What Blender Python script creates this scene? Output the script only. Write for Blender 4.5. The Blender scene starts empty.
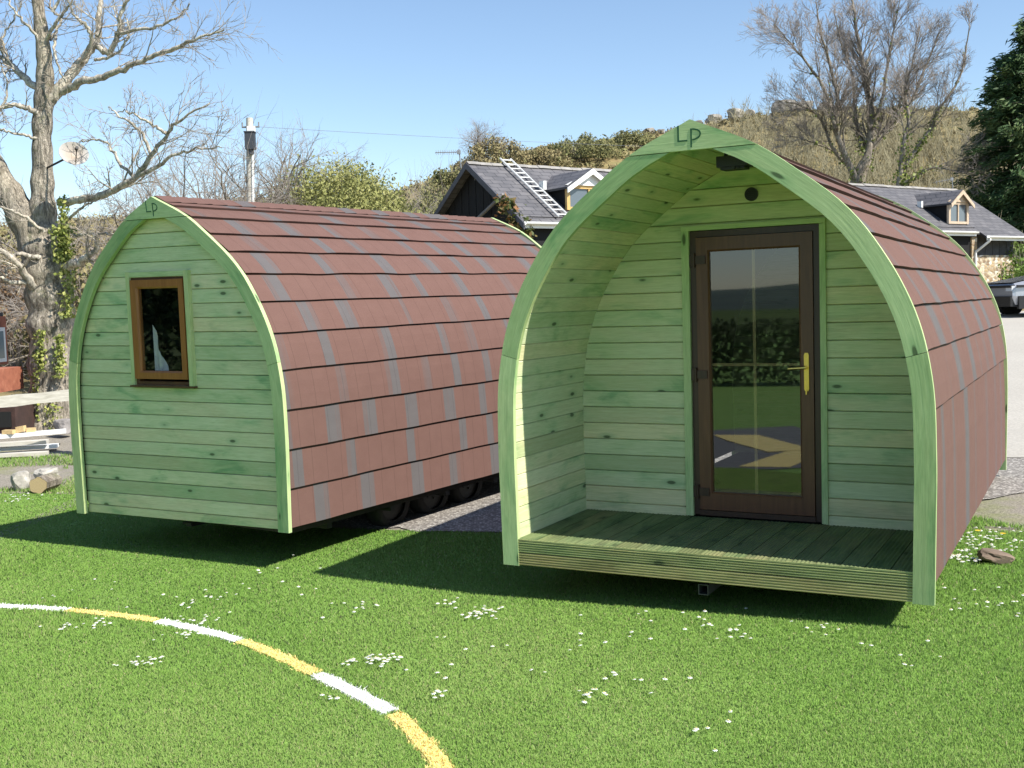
import bpy, math, random
import numpy as np
from mathutils import Matrix, Vector
R = math.radians
scene = bpy.context.scene
COL = scene.collection
rng = np.random.default_rng(7)
random.seed(7)

# ------------------------------------------------------------------ camera
FPX, PITCH, ROLL, EYE = 1095.96, -4.2618, -1.5519, 1.96
def cam_axes():
    a = R(PITCH); c, s = math.cos(a), math.sin(a)
    f = np.array([0, c, s]); u = np.array([0, -s, c]); r = np.array([1., 0, 0])
    b = R(ROLL); cb, sb = math.cos(b), math.sin(b)
    return cb*r+sb*u, -sb*r+cb*u, f
CR, CU, CF = cam_axes()
CAMP = np.array([0, 0, EYE])
def at(px, py, Y):
    """world point seen at a pixel of the photograph, Y metres forward (a survey of where things stand)"""
    d = (px-512)/FPX*CR-(py-384)/FPX*CU+CF
    return CAMP+d*(Y/d[1])
cam = bpy.data.cameras.new('camera'); camo = bpy.data.objects.new('camera', cam); COL.objects.link(camo)
cam.sensor_width = 36; cam.lens = FPX/1024*36; cam.clip_start = .05; cam.clip_end = 3000
M = Matrix(((CR[0], CU[0], -CF[0], 0), (CR[1], CU[1], -CF[1], 0), (CR[2], CU[2], -CF[2], EYE), (0, 0, 0, 1)))
camo.matrix_world = M
scene.camera = camo

# ------------------------------------------------------------------ light
SUN_AZ, SUN_EL = 124.8, 47.5
w = bpy.data.worlds.new('World'); scene.world = w; w.use_nodes = True
nt = w.node_tree; nt.nodes.clear()
sky = nt.nodes.new('ShaderNodeTexSky'); sky.sky_type = 'NISHITA'; sky.sun_disc = False
sky.sun_elevation = R(SUN_EL); sky.sun_rotation = R(SUN_AZ)
sky.altitude = 60; sky.air_density = 1.0; sky.dust_density = .25; sky.ozone_density = 2.2
bg = nt.nodes.new('ShaderNodeBackground'); bg.inputs[1].default_value = .115
wo = nt.nodes.new('ShaderNodeOutputWorld')
nt.links.new(sky.outputs[0], bg.inputs[0]); nt.links.new(bg.outputs[0], wo.inputs[0])
sl = bpy.data.lights.new('sun', 'SUN'); sl.energy = 5.0; sl.angle = R(.55); sl.color = (1, .95, .86)
so = bpy.data.objects.new('sun', sl); COL.objects.link(so)
sd = Vector((math.cos(R(SUN_EL))*math.sin(R(SUN_AZ)), math.cos(R(SUN_EL))*math.cos(R(SUN_AZ)), math.sin(R(SUN_EL))))
so.rotation_euler = sd.to_track_quat('Z', 'Y').to_euler()
scene.view_settings.view_transform = 'Standard'; scene.view_settings.look = 'None'
scene.view_settings.exposure = .68; scene.view_settings.gamma = 1
scene.cycles.max_bounces = 8; scene.cycles.transparent_max_bounces = 12

# ------------------------------------------------------------------ materials
class NT:
    def __init__(s, name):
        s.m = bpy.data.materials.new(name); s.m.use_nodes = True; s.t = s.m.node_tree
        s.b = s.t.nodes['Principled BSDF']; s.o = s.t.nodes['Material Output']
    def n(s, typ, **k):
        x = s.t.nodes.new('ShaderNode'+typ)
        for a, v in k.items():
            if a.startswith('i_'):
                key = a[2:]; key = int(key) if key.isdigit() else key.replace('_', ' ')
                if hasattr(v, 'links') or isinstance(v, bpy.types.NodeSocket): s.t.links.new(v, x.inputs[key])
                else: x.inputs[key].default_value = v
            else: setattr(x, a, v)
        return x
    def link(s, a, b): s.t.links.new(a, b)
    def noise(s, vec, scale, detail=4, rough=.55, dist=0): return s.n('TexNoise', i_Vector=vec, i_Scale=scale, i_Detail=detail, i_Roughness=rough, i_Distortion=dist).outputs['Fac']
    def ramp(s, fac, stops):
        x = s.n('ValToRGB', i_0=fac); cr = x.color_ramp
        while len(cr.elements) < len(stops): cr.elements.new(.5)
        for e, (p, c) in zip(cr.elements, stops): e.position = p; e.color = (*c, 1) if len(c) == 3 else c
        return x.outputs[0]
    def mix(s, fac, a, b, mode='MIX'):
        x = s.n('MixRGB', blend_type=mode)
        for k, v in ((0, fac), (1, a), (2, b)):
            if isinstance(v, bpy.types.NodeSocket): s.link(v, x.inputs[k])
            elif k == 0: x.inputs[0].default_value = v
            else: x.inputs[k].default_value = (*v, 1)
        return x.outputs[0]
    def math(s, op, a, b=0.0, clamp=False):
        x = s.n('Math', operation=op, use_clamp=clamp)
        for k, v in ((0, a), (1, b)):
            if isinstance(v, bpy.types.NodeSocket): s.link(v, x.inputs[k])
            else: x.inputs[k].default_value = v
        return x.outputs[0]
    def mapping(s, vec, scale, loc=(0, 0, 0)): return s.n('Mapping', i_Vector=vec, i_Scale=scale, i_Location=loc).outputs[0]
    def uv(s): return s.n('TexCoord').outputs['UV']
    def obj(s): return s.n('TexCoord').outputs['Object']
    def pos(s): return s.n('NewGeometry').outputs['Position']
    def attr(s, name): return s.n('Attribute', attribute_name=name).outputs['Fac']
    def col(s, c):
        if isinstance(c, bpy.types.NodeSocket): s.link(c, s.b.inputs['Base Color'])
        else: s.b.inputs['Base Color'].default_value = (*c, 1)
    def bump(s, h, strength=.3, dist=.01):
        x = s.n('Bump', i_Height=h, i_Strength=strength, i_Distance=dist); s.link(x.outputs[0], s.b.inputs['Normal'])
    def set(s, **k):
        for a, v in k.items():
            key = a.replace('_', ' ')
            if isinstance(v, bpy.types.NodeSocket): s.link(v, s.b.inputs[key])
            else: s.b.inputs[key].default_value = v

def wood(name, pale, mid, dark, tan, knot=(.05, .07, .03), rough=.65, kscale=1.0, stain=1.0):
    t = NT(name); uv = t.uv(); tint = t.attr('tint')
    grain = t.noise(t.mapping(uv, (2.2, 55, 1)), 1, 5, .6, .4)
    fine = t.noise(t.mapping(uv, (9, 190, 1)), 1, 3, .6)
    blot = t.noise(t.mapping(uv, (1.7, 5.0, 1)), 1, 4, .62, .6)
    blot2 = t.noise(t.mapping(uv, (.8, 2.0, 1), (7, 3, 0)), 1, 4, .6)
    c = t.ramp(blot, [(.30, dark), (.43, mid), (.55, pale), (.75, pale)])
    c = t.mix(t.math('MULTIPLY', t.ramp(blot2, [(.45, (0, 0, 0)), (.68, (1, 1, 1))]), .75*stain), c, tan)
    c = t.mix(.22, c, t.ramp(grain, [(.3, (.25, .25, .25)), (.7, (.8, .8, .8))]), 'OVERLAY')
    c = t.mix(.18, c, t.ramp(fine, [(.35, (.2, .2, .2)), (.65, (.85, .85, .85))]), 'OVERLAY')
    c = t.mix(1.0, c, t.ramp(tint, [(0, (.74, .80, .72)), (.35, (.97, 1, .97)), (.7, (1, 1, 1)), (.85, (1.14, 1.03, .98)), (1, (1.16, 1.1, 1.14))]), 'MULTIPLY')
    vo = t.n('TexVoronoi', i_Vector=t.mapping(uv, (3.4*kscale, 8.6, 1)), i_Scale=1.0, i_Randomness=1.0)
    hv = t.n('SeparateColor', i_0=vo.outputs['Color']).outputs[0]
    kd = t.math('ADD', vo.outputs['Distance'], t.math('MULTIPLY', t.math('GREATER_THAN', t.math('SUBTRACT', 1.0, hv), .55), .5))
    halo = t.ramp(kd, [(.08, (1, 1, 1)), (.34, (0, 0, 0))])
    c = t.mix(t.math('MULTIPLY', halo, .6), c, dark)
    core = t.ramp(kd, [(.085, (1, 1, 1)), (.14, (0, 0, 0))])
    c = t.mix(t.math('MULTIPLY', core, .8), c, knot)
    t.col(c); t.set(Roughness=rough); t.b.inputs['Specular IOR Level'].default_value = .25
    t.bump(grain, .25, .004)
    return t.m
MAT = {}
MAT['green_board'] = wood('green_stained_board', (.58, .62, .375), (.50, .575, .325), (.27, .42, .22), (.62, .555, .345))
MAT['green_trim'] = wood('green_stained_trim', (.46, .56, .28), (.40, .51, .245), (.23, .39, .17), (.50, .52, .265), stain=.6, kscale=.8)
MAT['deck'] = wood('green_decking', (.145, .185, .08), (.10, .14, .06), (.048, .08, .036), (.19, .18, .09), rough=.75)
MAT['fascia'] = wood('green_fascia', (.34, .37, .155), (.26, .30, .125), (.13, .17, .065), (.36, .29, .13), rough=.75)

def shingle():
    t = NT('red_grey_shingle'); uv = t.uv(); tint = t.attr('tint')
    gran = t.noise(t.mapping(uv, (1, 1, 1)), 260, 2, .7)
    mot = t.noise(uv, 7, 4, .6)
    streak = t.noise(t.mapping(uv, (26, 1.2, 1)), 1, 3, .6)
    red = t.mix(mot, (.128, .071, .059), (.161, .092, .077))
    grey = t.mix(mot, (.100, .091, .092), (.126, .115, .116))
    f = t.math('ADD', tint, t.math('MULTIPLY', t.math('SUBTRACT', streak, .5), .55))
    c = t.mix(t.ramp(f, [(.30, (0, 0, 0)), (.80, (1, 1, 1))]), red, grey)
    c = t.mix(.35, c, t.ramp(gran, [(.3, (.2, .2, .2)), (.7, (.8, .8, .8))]), 'OVERLAY')
    sep = t.n('SeparateXYZ', i_0=uv)
    fr = t.math('FRACT', t.math('MULTIPLY', sep.outputs[0], 6.0))
    slot = t.ramp(fr, [(.0, (.45, .45, .45)), (.04, (1, 1, 1))])
    c = t.mix(.75, c, slot, 'MULTIPLY')
    t.col(c); t.set(Roughness=.92); t.b.inputs['Specular IOR Level'].default_value = .2
    t.bump(gran, .5, .003)
    return t.m
MAT['shingle'] = shingle()

def simple(name, c, rough=.5, metal=0, var=.0, scale=12, bump=0, spec=.5):
    t = NT(name)
    if var:
        n = t.noise(t.obj(), scale, 5, .6)
        lo = tuple(x*(1-var) for x in c); hi = tuple(min(1, x*(1+var)) for x in c)
        t.col(t.ramp(n, [(.3, lo), (.7, hi)]))
        if bump: t.bump(n, bump, .02)
    else: t.col(c)
    t.set(Roughness=rough, Metallic=metal); t.b.inputs['Specular IOR Level'].default_value = spec
    return t.m
def grained(name, a, b, rough=.4, axis=(40, 40, 3)):
    t = NT(name); n = t.noise(t.mapping(t.obj(), axis), 1, 5, .6, .5)
    t.col(t.ramp(n, [(.3, a), (.7, b)])); t.set(Roughness=rough); return t.m
MAT['door'] = grained('dark_brown_woodgrain', (.095, .036, .018), (.15, .06, .029), .38)
MAT['door_dark'] = grained('darker_brown_woodgrain', (.040, .018, .011), (.062, .028, .017), .4)
MAT['window_wood'] = grained('golden_oak', (.25, .085, .018), (.36, .135, .032), .42)
MAT['window_dark'] = simple('dark_oak', (.10, .038, .015), .5, var=.3)
MAT['brass'] = simple('brass', (.78, .55, .14), .28, 1, var=.1)
MAT['black'] = simple('black_plastic', (.012, .012, .012), .5)
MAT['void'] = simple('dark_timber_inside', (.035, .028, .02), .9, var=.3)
MAT['wheel_rim'] = simple('dull_black_rim', (.03, .03, .03), .6, .2)
MAT['rubber'] = simple('rubber', (.012, .012, .012), .85, var=.2)
MAT['steel'] = simple('galvanised_steel', (.32, .32, .32), .5, .7, var=.2)
MAT['chassis'] = simple('dark_steel', (.03, .03, .03), .6, .3, var=.3)
MAT['letter'] = simple('carved_dark_green', (.02, .09, .04), .8)
MAT['white'] = simple('white_paint', (.78, .78, .75), .5, var=.06, scale=3)
MAT['weathered'] = grained('weathered_white_timber', (.42, .39, .33), (.62, .59, .52), .8, (3, 20, 30))
MAT['offcut'] = simple('sawn_timber', (.55, .40, .20), .8, var=.2)
MAT['glasspane'] = None
def glass():
    t = NT('window_glass'); t.t.nodes.remove(t.b)
    fc = t.n('LayerWeight', i_Blend=.5).outputs['Facing']
    f = t.math('ADD', t.math('MULTIPLY', t.math('POWER', fc, 4.0), .8), .125, True)
    g = t.n('BsdfGlossy', i_Roughness=.018); g.inputs[0].default_value = (.86, .92, 1.0, 1)
    tr = t.n('BsdfTransparent'); tr.inputs[0].default_value = (.78, .80, .79, 1)
    mx = t.n('MixShader', i_0=f); t.link(tr.outputs[0], mx.inputs[1]); t.link(g.outputs[0], mx.inputs[2])
    t.link(mx.outputs[0], t.o.inputs[0]); return t.m
MAT['glasspane'] = glass()
def slate():
    t = NT('slate_roof'); uv = t.uv()
    br = t.n('TexBrick', i_Vector=uv, i_Scale=1.0, i_Color1=(.135, .130, .138, 1), i_Color2=(.095, .093, .102, 1), i_Mortar=(.035, .035, .04, 1))
    br.inputs['Mortar Size'].default_value = .014; br.inputs['Brick Width'].default_value = .42; br.inputs['Row Height'].default_value = .24
    n = t.noise(uv, 1.3, 5, .6)
    c = t.mix(.5, br.outputs[0], t.ramp(n, [(.3, (.25, .25, .25)), (.7, (.72, .70, .66))]), 'OVERLAY')
    t.col(c); t.set(Roughness=.6); t.bump(br.outputs['Fac'], -.4, .02); return t.m
MAT['slate'] = slate()
def stone():
    t = NT('rubble_stone'); p = t.obj()
    vo = t.n('TexVoronoi', i_Vector=t.mapping(p, (4.6, 4.6, 7.5)), i_Scale=1.0)
    ed = t.n('TexVoronoi', feature='DISTANCE_TO_EDGE', i_Vector=t.mapping(p, (4.6, 4.6, 7.5)), i_Scale=1.0)
    h = t.n('SeparateColor', i_0=vo.outputs['Color']).outputs[0]
    c = t.ramp(h, [(0, (.22, .15, .09)), (.35, (.40, .29, .16)), (.6, (.55, .44, .29)), (.85, (.66, .60, .50)), (1, (.70, .66, .58))])
    c = t.mix(t.ramp(ed.outputs['Distance'], [(.02, (1, 1, 1)), (.09, (0, 0, 0))]), c, (.34, .30, .24))
    t.col(c); t.set(Roughness=.9); t.bump(ed.outputs['Distance'], .6, .05); return t.m
MAT['stone'] = stone()
MAT['blackboard'] = simple('black_painted_boards', (.003, .0033, .0045), .85, var=.3, scale=4)
MAT['yellow_timber'] = simple('varnished_timber', (.55, .36, .13), .5, var=.15)
MAT['orange_timber'] = simple('orange_timber', (.50, .39, .28), .6, var=.2)
MAT['darkboard'] = simple('grey_black_boards', (.05, .05, .052), .8, var=.4, scale=6)
def bark(name, lo, hi, sc=6, b=1.0):
    t = NT(name); p = t.obj()
    n = t.noise(t.mapping(p, (sc, sc, sc*.22)), 1, 6, .7, .8); n2 = t.noise(p, 1.4, 4, .6); n3 = t.noise(t.mapping(p, (sc*4, sc*4, sc*.9)), 1, 4, .7, .5)
    c = t.ramp(n, [(.34, lo), (.58, hi)]); c = t.mix(t.ramp(n2, [(.45, (0, 0, 0)), (.75, (.5, .5, .5))]), c, (hi[0]*1.3, hi[1]*1.28, hi[2]*1.15))
    c = t.mix(.55, c, t.ramp(n3, [(.36, (.08, .08, .08)), (.6, (.75, .75, .75))]), 'OVERLAY')
    c = t.mix(t.ramp(t.noise(p, 3.3, 5, .7), [(.56, (0, 0, 0)), (.66, (.5, .5, .5))]), c, (.17, .19, .09))
    t.col(c); t.set(Roughness=.95); t.b.inputs['Specular IOR Level'].default_value = .1; t.bump(t.math('ADD', n, t.math('MULTIPLY', n3, .5)), b, .10); return t.m
MAT['oak_bark'] = bark('grey_oak_bark', (.10, .085, .068), (.47, .415, .34), 9)
MAT['pale_limb'] = bark('pale_limb_bark', (.19, .165, .13), (.55, .50, .42), 9, .5)
MAT['grey_bark'] = bark('brown_grey_bark', (.15, .125, .10), (.34, .30, .25), 4)
MAT['twig'] = simple('twig', (.28, .245, .215), .9, var=.25, scale=2)
MAT['twig_pale'] = simple('pale_twig', (.31, .27, .22), .9, var=.25, scale=2)
def leafmat(name, stops, rough=.6, trans=.25, up=0):
    t = NT(name); tint = t.attr('tint'); c = t.ramp(tint, stops); t.col(c); t.set(Roughness=rough)
    t.b.inputs['Specular IOR Level'].default_value = .25
    if up:
        nm = t.n('VectorMath', operation='NORMALIZE', i_0=t.n('VectorMath', operation='ADD', i_0=t.n('VectorMath', operation='SCALE', i_0=t.n('NewGeometry').outputs['Normal'], i_Scale=1-up).outputs[0], i_1=(0, 0, up)).outputs[0]).outputs[0]
        t.link(nm, t.b.inputs['Normal'])
    if trans:
        tl = t.n('BsdfTranslucent', i_Color=c); mx = t.n('MixShader', i_0=trans)
        t.link(t.b.outputs[0], mx.inputs[1]); t.link(tl.outputs[0], mx.inputs[2]); t.link(mx.outputs[0], t.o.inputs[0])
    return t.m
MAT['blade'] = leafmat('grass_blade', [(0, (.13, .27, .045)), (.35, (.23, .42, .075)), (.75, (.33, .52, .12)), (.93, (.42, .54, .18)), (1, (.52, .50, .26))], .6, .42, .8)
MAT['ivy'] = leafmat('ivy_leaf', [(0, (.10, .13, .03)), (.5, (.28, .33, .08)), (1, (.50, .50, .16))], .5, .3, .3)
MAT['needle'] = leafmat('conifer_needle', [(0, (.026, .055, .022)), (.5, (.062, .115, .04)), (1, (.17, .22, .08))], .6, .15, .2)
MAT['willow'] = leafmat('willow_leaf', [(0, (.17, .18, .06)), (.5, (.31, .32, .11)), (1, (.44, .42, .18))], .7, .3, .45)
MAT['gorse'] = leafmat('gorse_leaf', [(0, (.11, .115, .045)), (.5, (.20, .20, .08)), (1, (.31, .28, .13))], .7, .25, .45)
MAT['scrub'] = leafmat('brown_scrub', [(0, (.135, .105, .05)), (.35, (.215, .18, .085)), (.65, (.33, .275, .145)), (1, (.23, .24, .09))], .8, .2, .45)
MAT['bracken'] = leafmat('bracken', [(0, (.17, .10, .05)), (.4, (.30, .19, .10)), (.75, (.42, .29, .16)), (1, (.20, .21, .07))], .8, .2)
MAT['hedge'] = leafmat('hedge_leaf', [(0, (.05, .07, .03)), (1, (.12, .15, .07))], .8, .2)
MAT['petal'] = simple('daisy_petal', (.82, .82, .80), .6)
MAT['paint_white'] = simple('painted_white_grass', (.78, .78, .76), .7, var=.08, scale=20)
MAT['paint_yellow'] = simple('painted_yellow_grass', (.76, .60, .22), .7, var=.08, scale=20)

# ------------------------------------------------------------------ mesh helpers
class MB:
    """collects polygons with uv, tint and material index, and links them as ONE mesh object"""
    def __init__(s): s.v = []; s.f = []; s.uv = []; s.t = []; s.mi = []
    def face(s, pts, uv=None, tint=.5, mi=0):
        i = len(s.v); s.v += [tuple(p) for p in pts]; s.f.append(tuple(range(i, i+len(pts))))
        s.uv.append(uv if uv is not None else [(0, 0)]*len(pts)); s.t.append(tint); s.mi.append(mi)
    def box(s, a, b, tint=.5, mi=0, grain=0, off=None):
        (x0, y0, z0), (x1, y1, z1) = a, b
        if off is None: off = (random.random()*40, random.random()*40)
        P = [(x0, y0, z0), (x1, y0, z0), (x1, y1, z0), (x0, y1, z0), (x0, y0, z1), (x1, y0, z1), (x1, y1, z1), (x0, y1, z1)]
        for q in ((3, 2, 1, 0), (4, 5, 6, 7), (0, 1, 5, 4), (1, 2, 6, 5), (2, 3, 7, 6), (3, 0, 4, 7)):
            pts = [P[k] for k in q]
            s.face(pts, [guv(p, grain, off) for p in pts], tint, mi)
    def extrude(s, poly, y0, y1, tint=.5, mi=0, axis=1, grain=0, off=None):
        """a closed polygon of (x, z) carried from y0 to y1"""
        if off is None: off = (random.random()*40, random.random()*40)
        A = [(p[0], y0, p[1]) for p in poly]; B = [(p[0], y1, p[1]) for p in poly]; n = len(poly)
        s.face(A, [guv(p, grain, off) for p in A], tint, mi); s.face(B[::-1], [guv(p, grain, off) for p in B[::-1]], tint, mi)
        for k in range(n):
            q = [A[k], B[k], B[(k+1) % n], A[(k+1) % n]][::-1]
            s.face(q, [guv(p, grain, off) for p in q], tint, mi)
    def cyl(s, p0, p1, r0, r1=None, n=12, tint=.5, mi=0, cap=True):
        r1 = r0 if r1 is None else r1
        p0 = Vector(p0); p1 = Vector(p1); d = (p1-p0).normalized(); a = d.orthogonal().normalized(); b = d.cross(a)
        A = [p0+(a*math.cos(2*math.pi*k/n)+b*math.sin(2*math.pi*k/n))*r0 for k in range(n)]
        B = [p1+(a*math.cos(2*math.pi*k/n)+b*math.sin(2*math.pi*k/n))*r1 for k in range(n)]
        L = (p1-p0).length
        for k in range(n):
            j = (k+1) % n
            s.face([A[k], A[j], B[j], B[k]], [(0, k/n), (0, (k+1)/n), (L, (k+1)/n), (L, k/n)], tint, mi)
        if cap: s.face(A[::-1], None, tint, mi); s.face(B, None, tint, mi)
    def ring(s, c, axis, r0, r1, d, n=24, tint=.5, mi=0):
        """a flat annulus of thickness d along axis"""
        c = Vector(c); ax = Vector(axis).normalized(); a = ax.orthogonal().normalized(); b = ax.cross(a)
        def P(r, k, h): return c+(a*math.cos(2*math.pi*k/n)+b*math.sin(2*math.pi*k/n))*r+ax*h
        for k in range(n):
            s.face([P(r0, k, d), P(r1, k, d), P(r1, k+1, d), P(r0, k+1, d)], None, tint, mi)
            s.face([P(r1, k, 0), P(r0, k, 0), P(r0, k+1, 0), P(r1, k+1, 0)], None, tint, mi)
            s.face([P(r1, k, d), P(r1, k, 0), P(r1, k+1, 0), P(r1, k+1, d)], None, tint, mi)
            s.face([P(r0, k, 0), P(r0, k, d), P(r0, k+1, d), P(r0, k+1, 0)], None, tint, mi)
    def build(s, name, mats, parent=None, smooth=False, weld=False):
        me = bpy.data.meshes.new(name); me.from_pydata(s.v, [], s.f)
        if not isinstance(mats, (list, tuple)): mats = [mats]
        for m in mats: me.materials.append(m)
        u = me.uv_layers.new(name='UVMap'); u.data.foreach_set('uv', np.array([c for f in s.uv for c in f], dtype=np.float32).ravel())
        a = me.attributes.new('tint', 'FLOAT', 'FACE'); a.data.foreach_set('value', np.array(s.t, dtype=np.float32))
        me.polygons.foreach_set('material_index', s.mi)
        if smooth: me.polygons.foreach_set('use_smooth', [True]*len(s.f))
        me.update()
        if weld:
            import bmesh
            bm = bmesh.new(); bm.from_mesh(me); bmesh.ops.remove_doubles(bm, verts=bm.verts, dist=1e-4); bm.to_mesh(me); bm.free()
        o = bpy.data.objects.new(name, me); COL.objects.link(o)
        if parent: o.parent = parent
        return o
def guv(p, grain, off):
    x, y, z = p
    if grain == 0: u, v = x, z+y
    elif grain == 1: u, v = y, z+x
    else: u, v = z, x+y
    return (u+off[0], v+off[1])

def npmesh(name, V, F, mat, parent=None, tint=None, smooth=False):
    V = np.asarray(V, dtype=np.float32); F = np.asarray(F, dtype=np.int32); n, k = F.shape
    me = bpy.data.meshes.new(name); me.vertices.add(len(V)); me.vertices.foreach_set('co', V.ravel())
    me.loops.add(n*k); me.loops.foreach_set('vertex_index', F.ravel())
    me.polygons.add(n); me.polygons.foreach_set('loop_start', np.arange(0, n*k, k, dtype=np.int32))
    try: me.polygons.foreach_set('loop_total', np.full(n, k, dtype=np.int32))
    except Exception: pass
    me.materials.append(mat)
    a = me.attributes.new('tint', 'FLOAT', 'FACE')
    a.data.foreach_set('value', np.asarray(tint if tint is not None else np.full(n, .5), dtype=np.float32))
    if smooth: me.polygons.foreach_set('use_smooth', np.ones(n, dtype=bool))
    me.update(calc_edges=True)
    o = bpy.data.objects.new(name, me); COL.objects.link(o)
    if parent: o.parent = parent
    return o

def tag(o, label=None, cat=None, group=None, kind=None):
    if label: o['label'] = label
    if cat: o['category'] = cat
    if group: o['group'] = group
    if kind: o['kind'] = kind
    return o
def thing(name, label, cat, loc=(0, 0, 0), rz=0, group=None):
    o = bpy.data.objects.new(name, None); COL.objects.link(o); o.location = loc; o.rotation_euler = (0, 0, rz); o.empty_display_size = .3
    return tag(o, label, cat, group)

class Tubes:
    def __init__(s): s.V = []; s.F = []; s.T = []; s.n = 0
    def add(s, path, rad, sides=5, tint=.5):
        P = np.asarray(path, float); r = np.asarray(rad, float); m = len(P)
        d = np.gradient(P, axis=0); d /= np.linalg.norm(d, axis=1)[:, None]+1e-9
        ref = np.array([.31, .17, .93]) if abs(d[0][2]) < .8 else np.array([.9, .3, .1])
        a = np.cross(d, ref); a /= np.linalg.norm(a, axis=1)[:, None]+1e-9; b = np.cross(d, a)
        th = np.arange(sides)*2*math.pi/sides
        ring = P[:, None, :]+r[:, None, None]*(np.cos(th)[None, :, None]*a[:, None, :]+np.sin(th)[None, :, None]*b[:, None, :])
        i = np.arange(m-1)[:, None]*sides; k = np.arange(sides)[None, :]; k2 = (k+1) % sides
        F = np.stack([i+k, i+k2, i+sides+k2, i+sides+k], -1).reshape(-1, 4)+s.n
        s.V.append(ring.reshape(-1, 3)); s.F.append(F); s.n += m*sides; s.T.append(np.full(len(F), tint))
    def build(s, name, mat, parent=None, smooth=True):
        return npmesh(name, np.concatenate(s.V), np.concatenate(s.F), mat, parent, np.concatenate(s.T), smooth)

def unit(v): v = np.asarray(v, float); return v/(np.linalg.norm(v)+1e-9)
def spline(pts, n):
    P = np.asarray(pts, float); m = len(P)
    t = np.linspace(0, m-1, n); i = np.clip(t.astype(int), 0, m-2); f = (t-i)[:, None]
    P0 = P[np.clip(i-1, 0, m-1)]; P1 = P[i]; P2 = P[i+1]; P3 = P[np.clip(i+2, 0, m-1)]
    return .5*((2*P1)+(-P0+P2)*f+(2*P0-5*P1+4*P2-P3)*f**2+(-P0+3*P1-3*P2+P3)*f**3)

def grow(tb, tw, g, p, d, L, r, lev, prm):
    """one limb and its side limbs: tb takes the limbs, tw the twigs"""
    n = max(3, int(4+L*prm.get('seg', 1.2))) if lev < prm['levels'] else 4
    pts = [np.array(p, float)]; dd = unit(d)
    for k in range(n-1):
        dd = unit(dd+g.normal(0, prm['wig'], 3)+np.array([0, 0, prm['up']]))
        pts.append(pts[-1]+dd*L/(n-1))
    rad = np.linspace(r, r*(.35 if lev < prm['levels'] else .25), n)
    (tb if r > prm['twig_r'] else tw).add(pts, rad, 6 if r > .05 else (4 if r > .02 else 3))
    if lev >= prm['levels']: return
    kids = prm['kids'][lev]
    for k in range(kids):
        t = prm['t0']+(1-prm['t0'])*(k+g.random())/kids
        i = min(int(t*(n-1)), n-2); f = t*(n-1)-i; q = pts[i]*(1-f)+pts[i+1]*f
        ax = unit(pts[i+1]-pts[i]); s = unit(np.cross(ax, g.normal(0, 1, 3)))
        ang = R(g.uniform(*prm['ang']))
        nd = ax*math.cos(ang)+s*math.sin(ang)
        grow(tb, tw, g, q, nd, L*g.uniform(*prm['len'])*(1.15-.45*t), max(prm['min_r'], r*(1-.6*t)*prm['rr']), lev+1, prm)

def leaves(g, pts, size, flat=0., elong=1.6, droop=None):
    """random leaf-sized quads at pts"""
    n = len(pts); a = g.normal(0, 1, (n, 3))
    if droop is not None: a = a*.5+droop
    a /= np.linalg.norm(a, axis=1)[:, None]
    b = np.cross(a, g.normal(0, 1, (n, 3))); b /= np.linalg.norm(b, axis=1)[:, None]+1e-9
    s = size*g.uniform(.55, 1.35, (n, 1)); a = a*s*elong; b = b*s
    V = np.stack([pts-a, pts+b*.8-a*.1, pts+a, pts-b*.8-a*.1], 1).reshape(-1, 3)
    F = np.arange(n*4).reshape(n, 4)
    return V, F

# ------------------------------------------------------------------ terrain
SKY = np.array([(-900, 236), (-300, 236), (0, 236), (60, 231), (130, 226), (200, 215), (270, 204), (340, 200), (400, 199), (440, 182), (475, 166), (520, 156), (600, 147), (640, 140), (700, 130),
                (740, 124), (800, 117), (860, 113), (960, 113), (1024, 113), (1400, 122), (2200, 150)], float)
def sstep(t): t = np.clip(t, 0, 1); return t*t*(3-2*t)
def hnoise(x, y):
    return (np.sin(x*.21+1.3)*np.cos(y*.17+.4)+.6*np.sin(x*.47+y*.31)+.4*np.sin(x*.93-y*.71+2.)+.25*np.sin(x*1.9+y*1.3))
def zg(x, y):
    x = np.asarray(x, float); y = np.asarray(y, float)
    base = .04*np.clip(x, -5, 4)
    base = base+.05*np.clip(y-14, 0, 20)
    yy = np.maximum(y, 5)
    px = np.clip(512+FPX*x/yy, -900, 2200)
    hpx = 302.4-.027*(px-512)-np.interp(px, SKY[:, 0], SKY[:, 1])
    Yr = np.interp(px, [0, 200, 480, 700], [62, 66, 92, 112]); Y0 = np.interp(px, [-200, 150, 420, 560], [24, 28, 44, 55])
    zr = 1.96+Yr*hpx/FPX*1.0
    t = (y-Y0)/(Yr-Y0)
    s = np.clip(t, 0, 1); s = s*.55+sstep(s)*.45
    h = base+(zr-base)*s-np.clip(y-Yr, 0, 400)*.02
    amp = sstep(t*3)*.35
    return np.where(t > 0, h+hnoise(x, y)*amp*np.clip(1.2-s, .3, 1), base)

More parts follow.
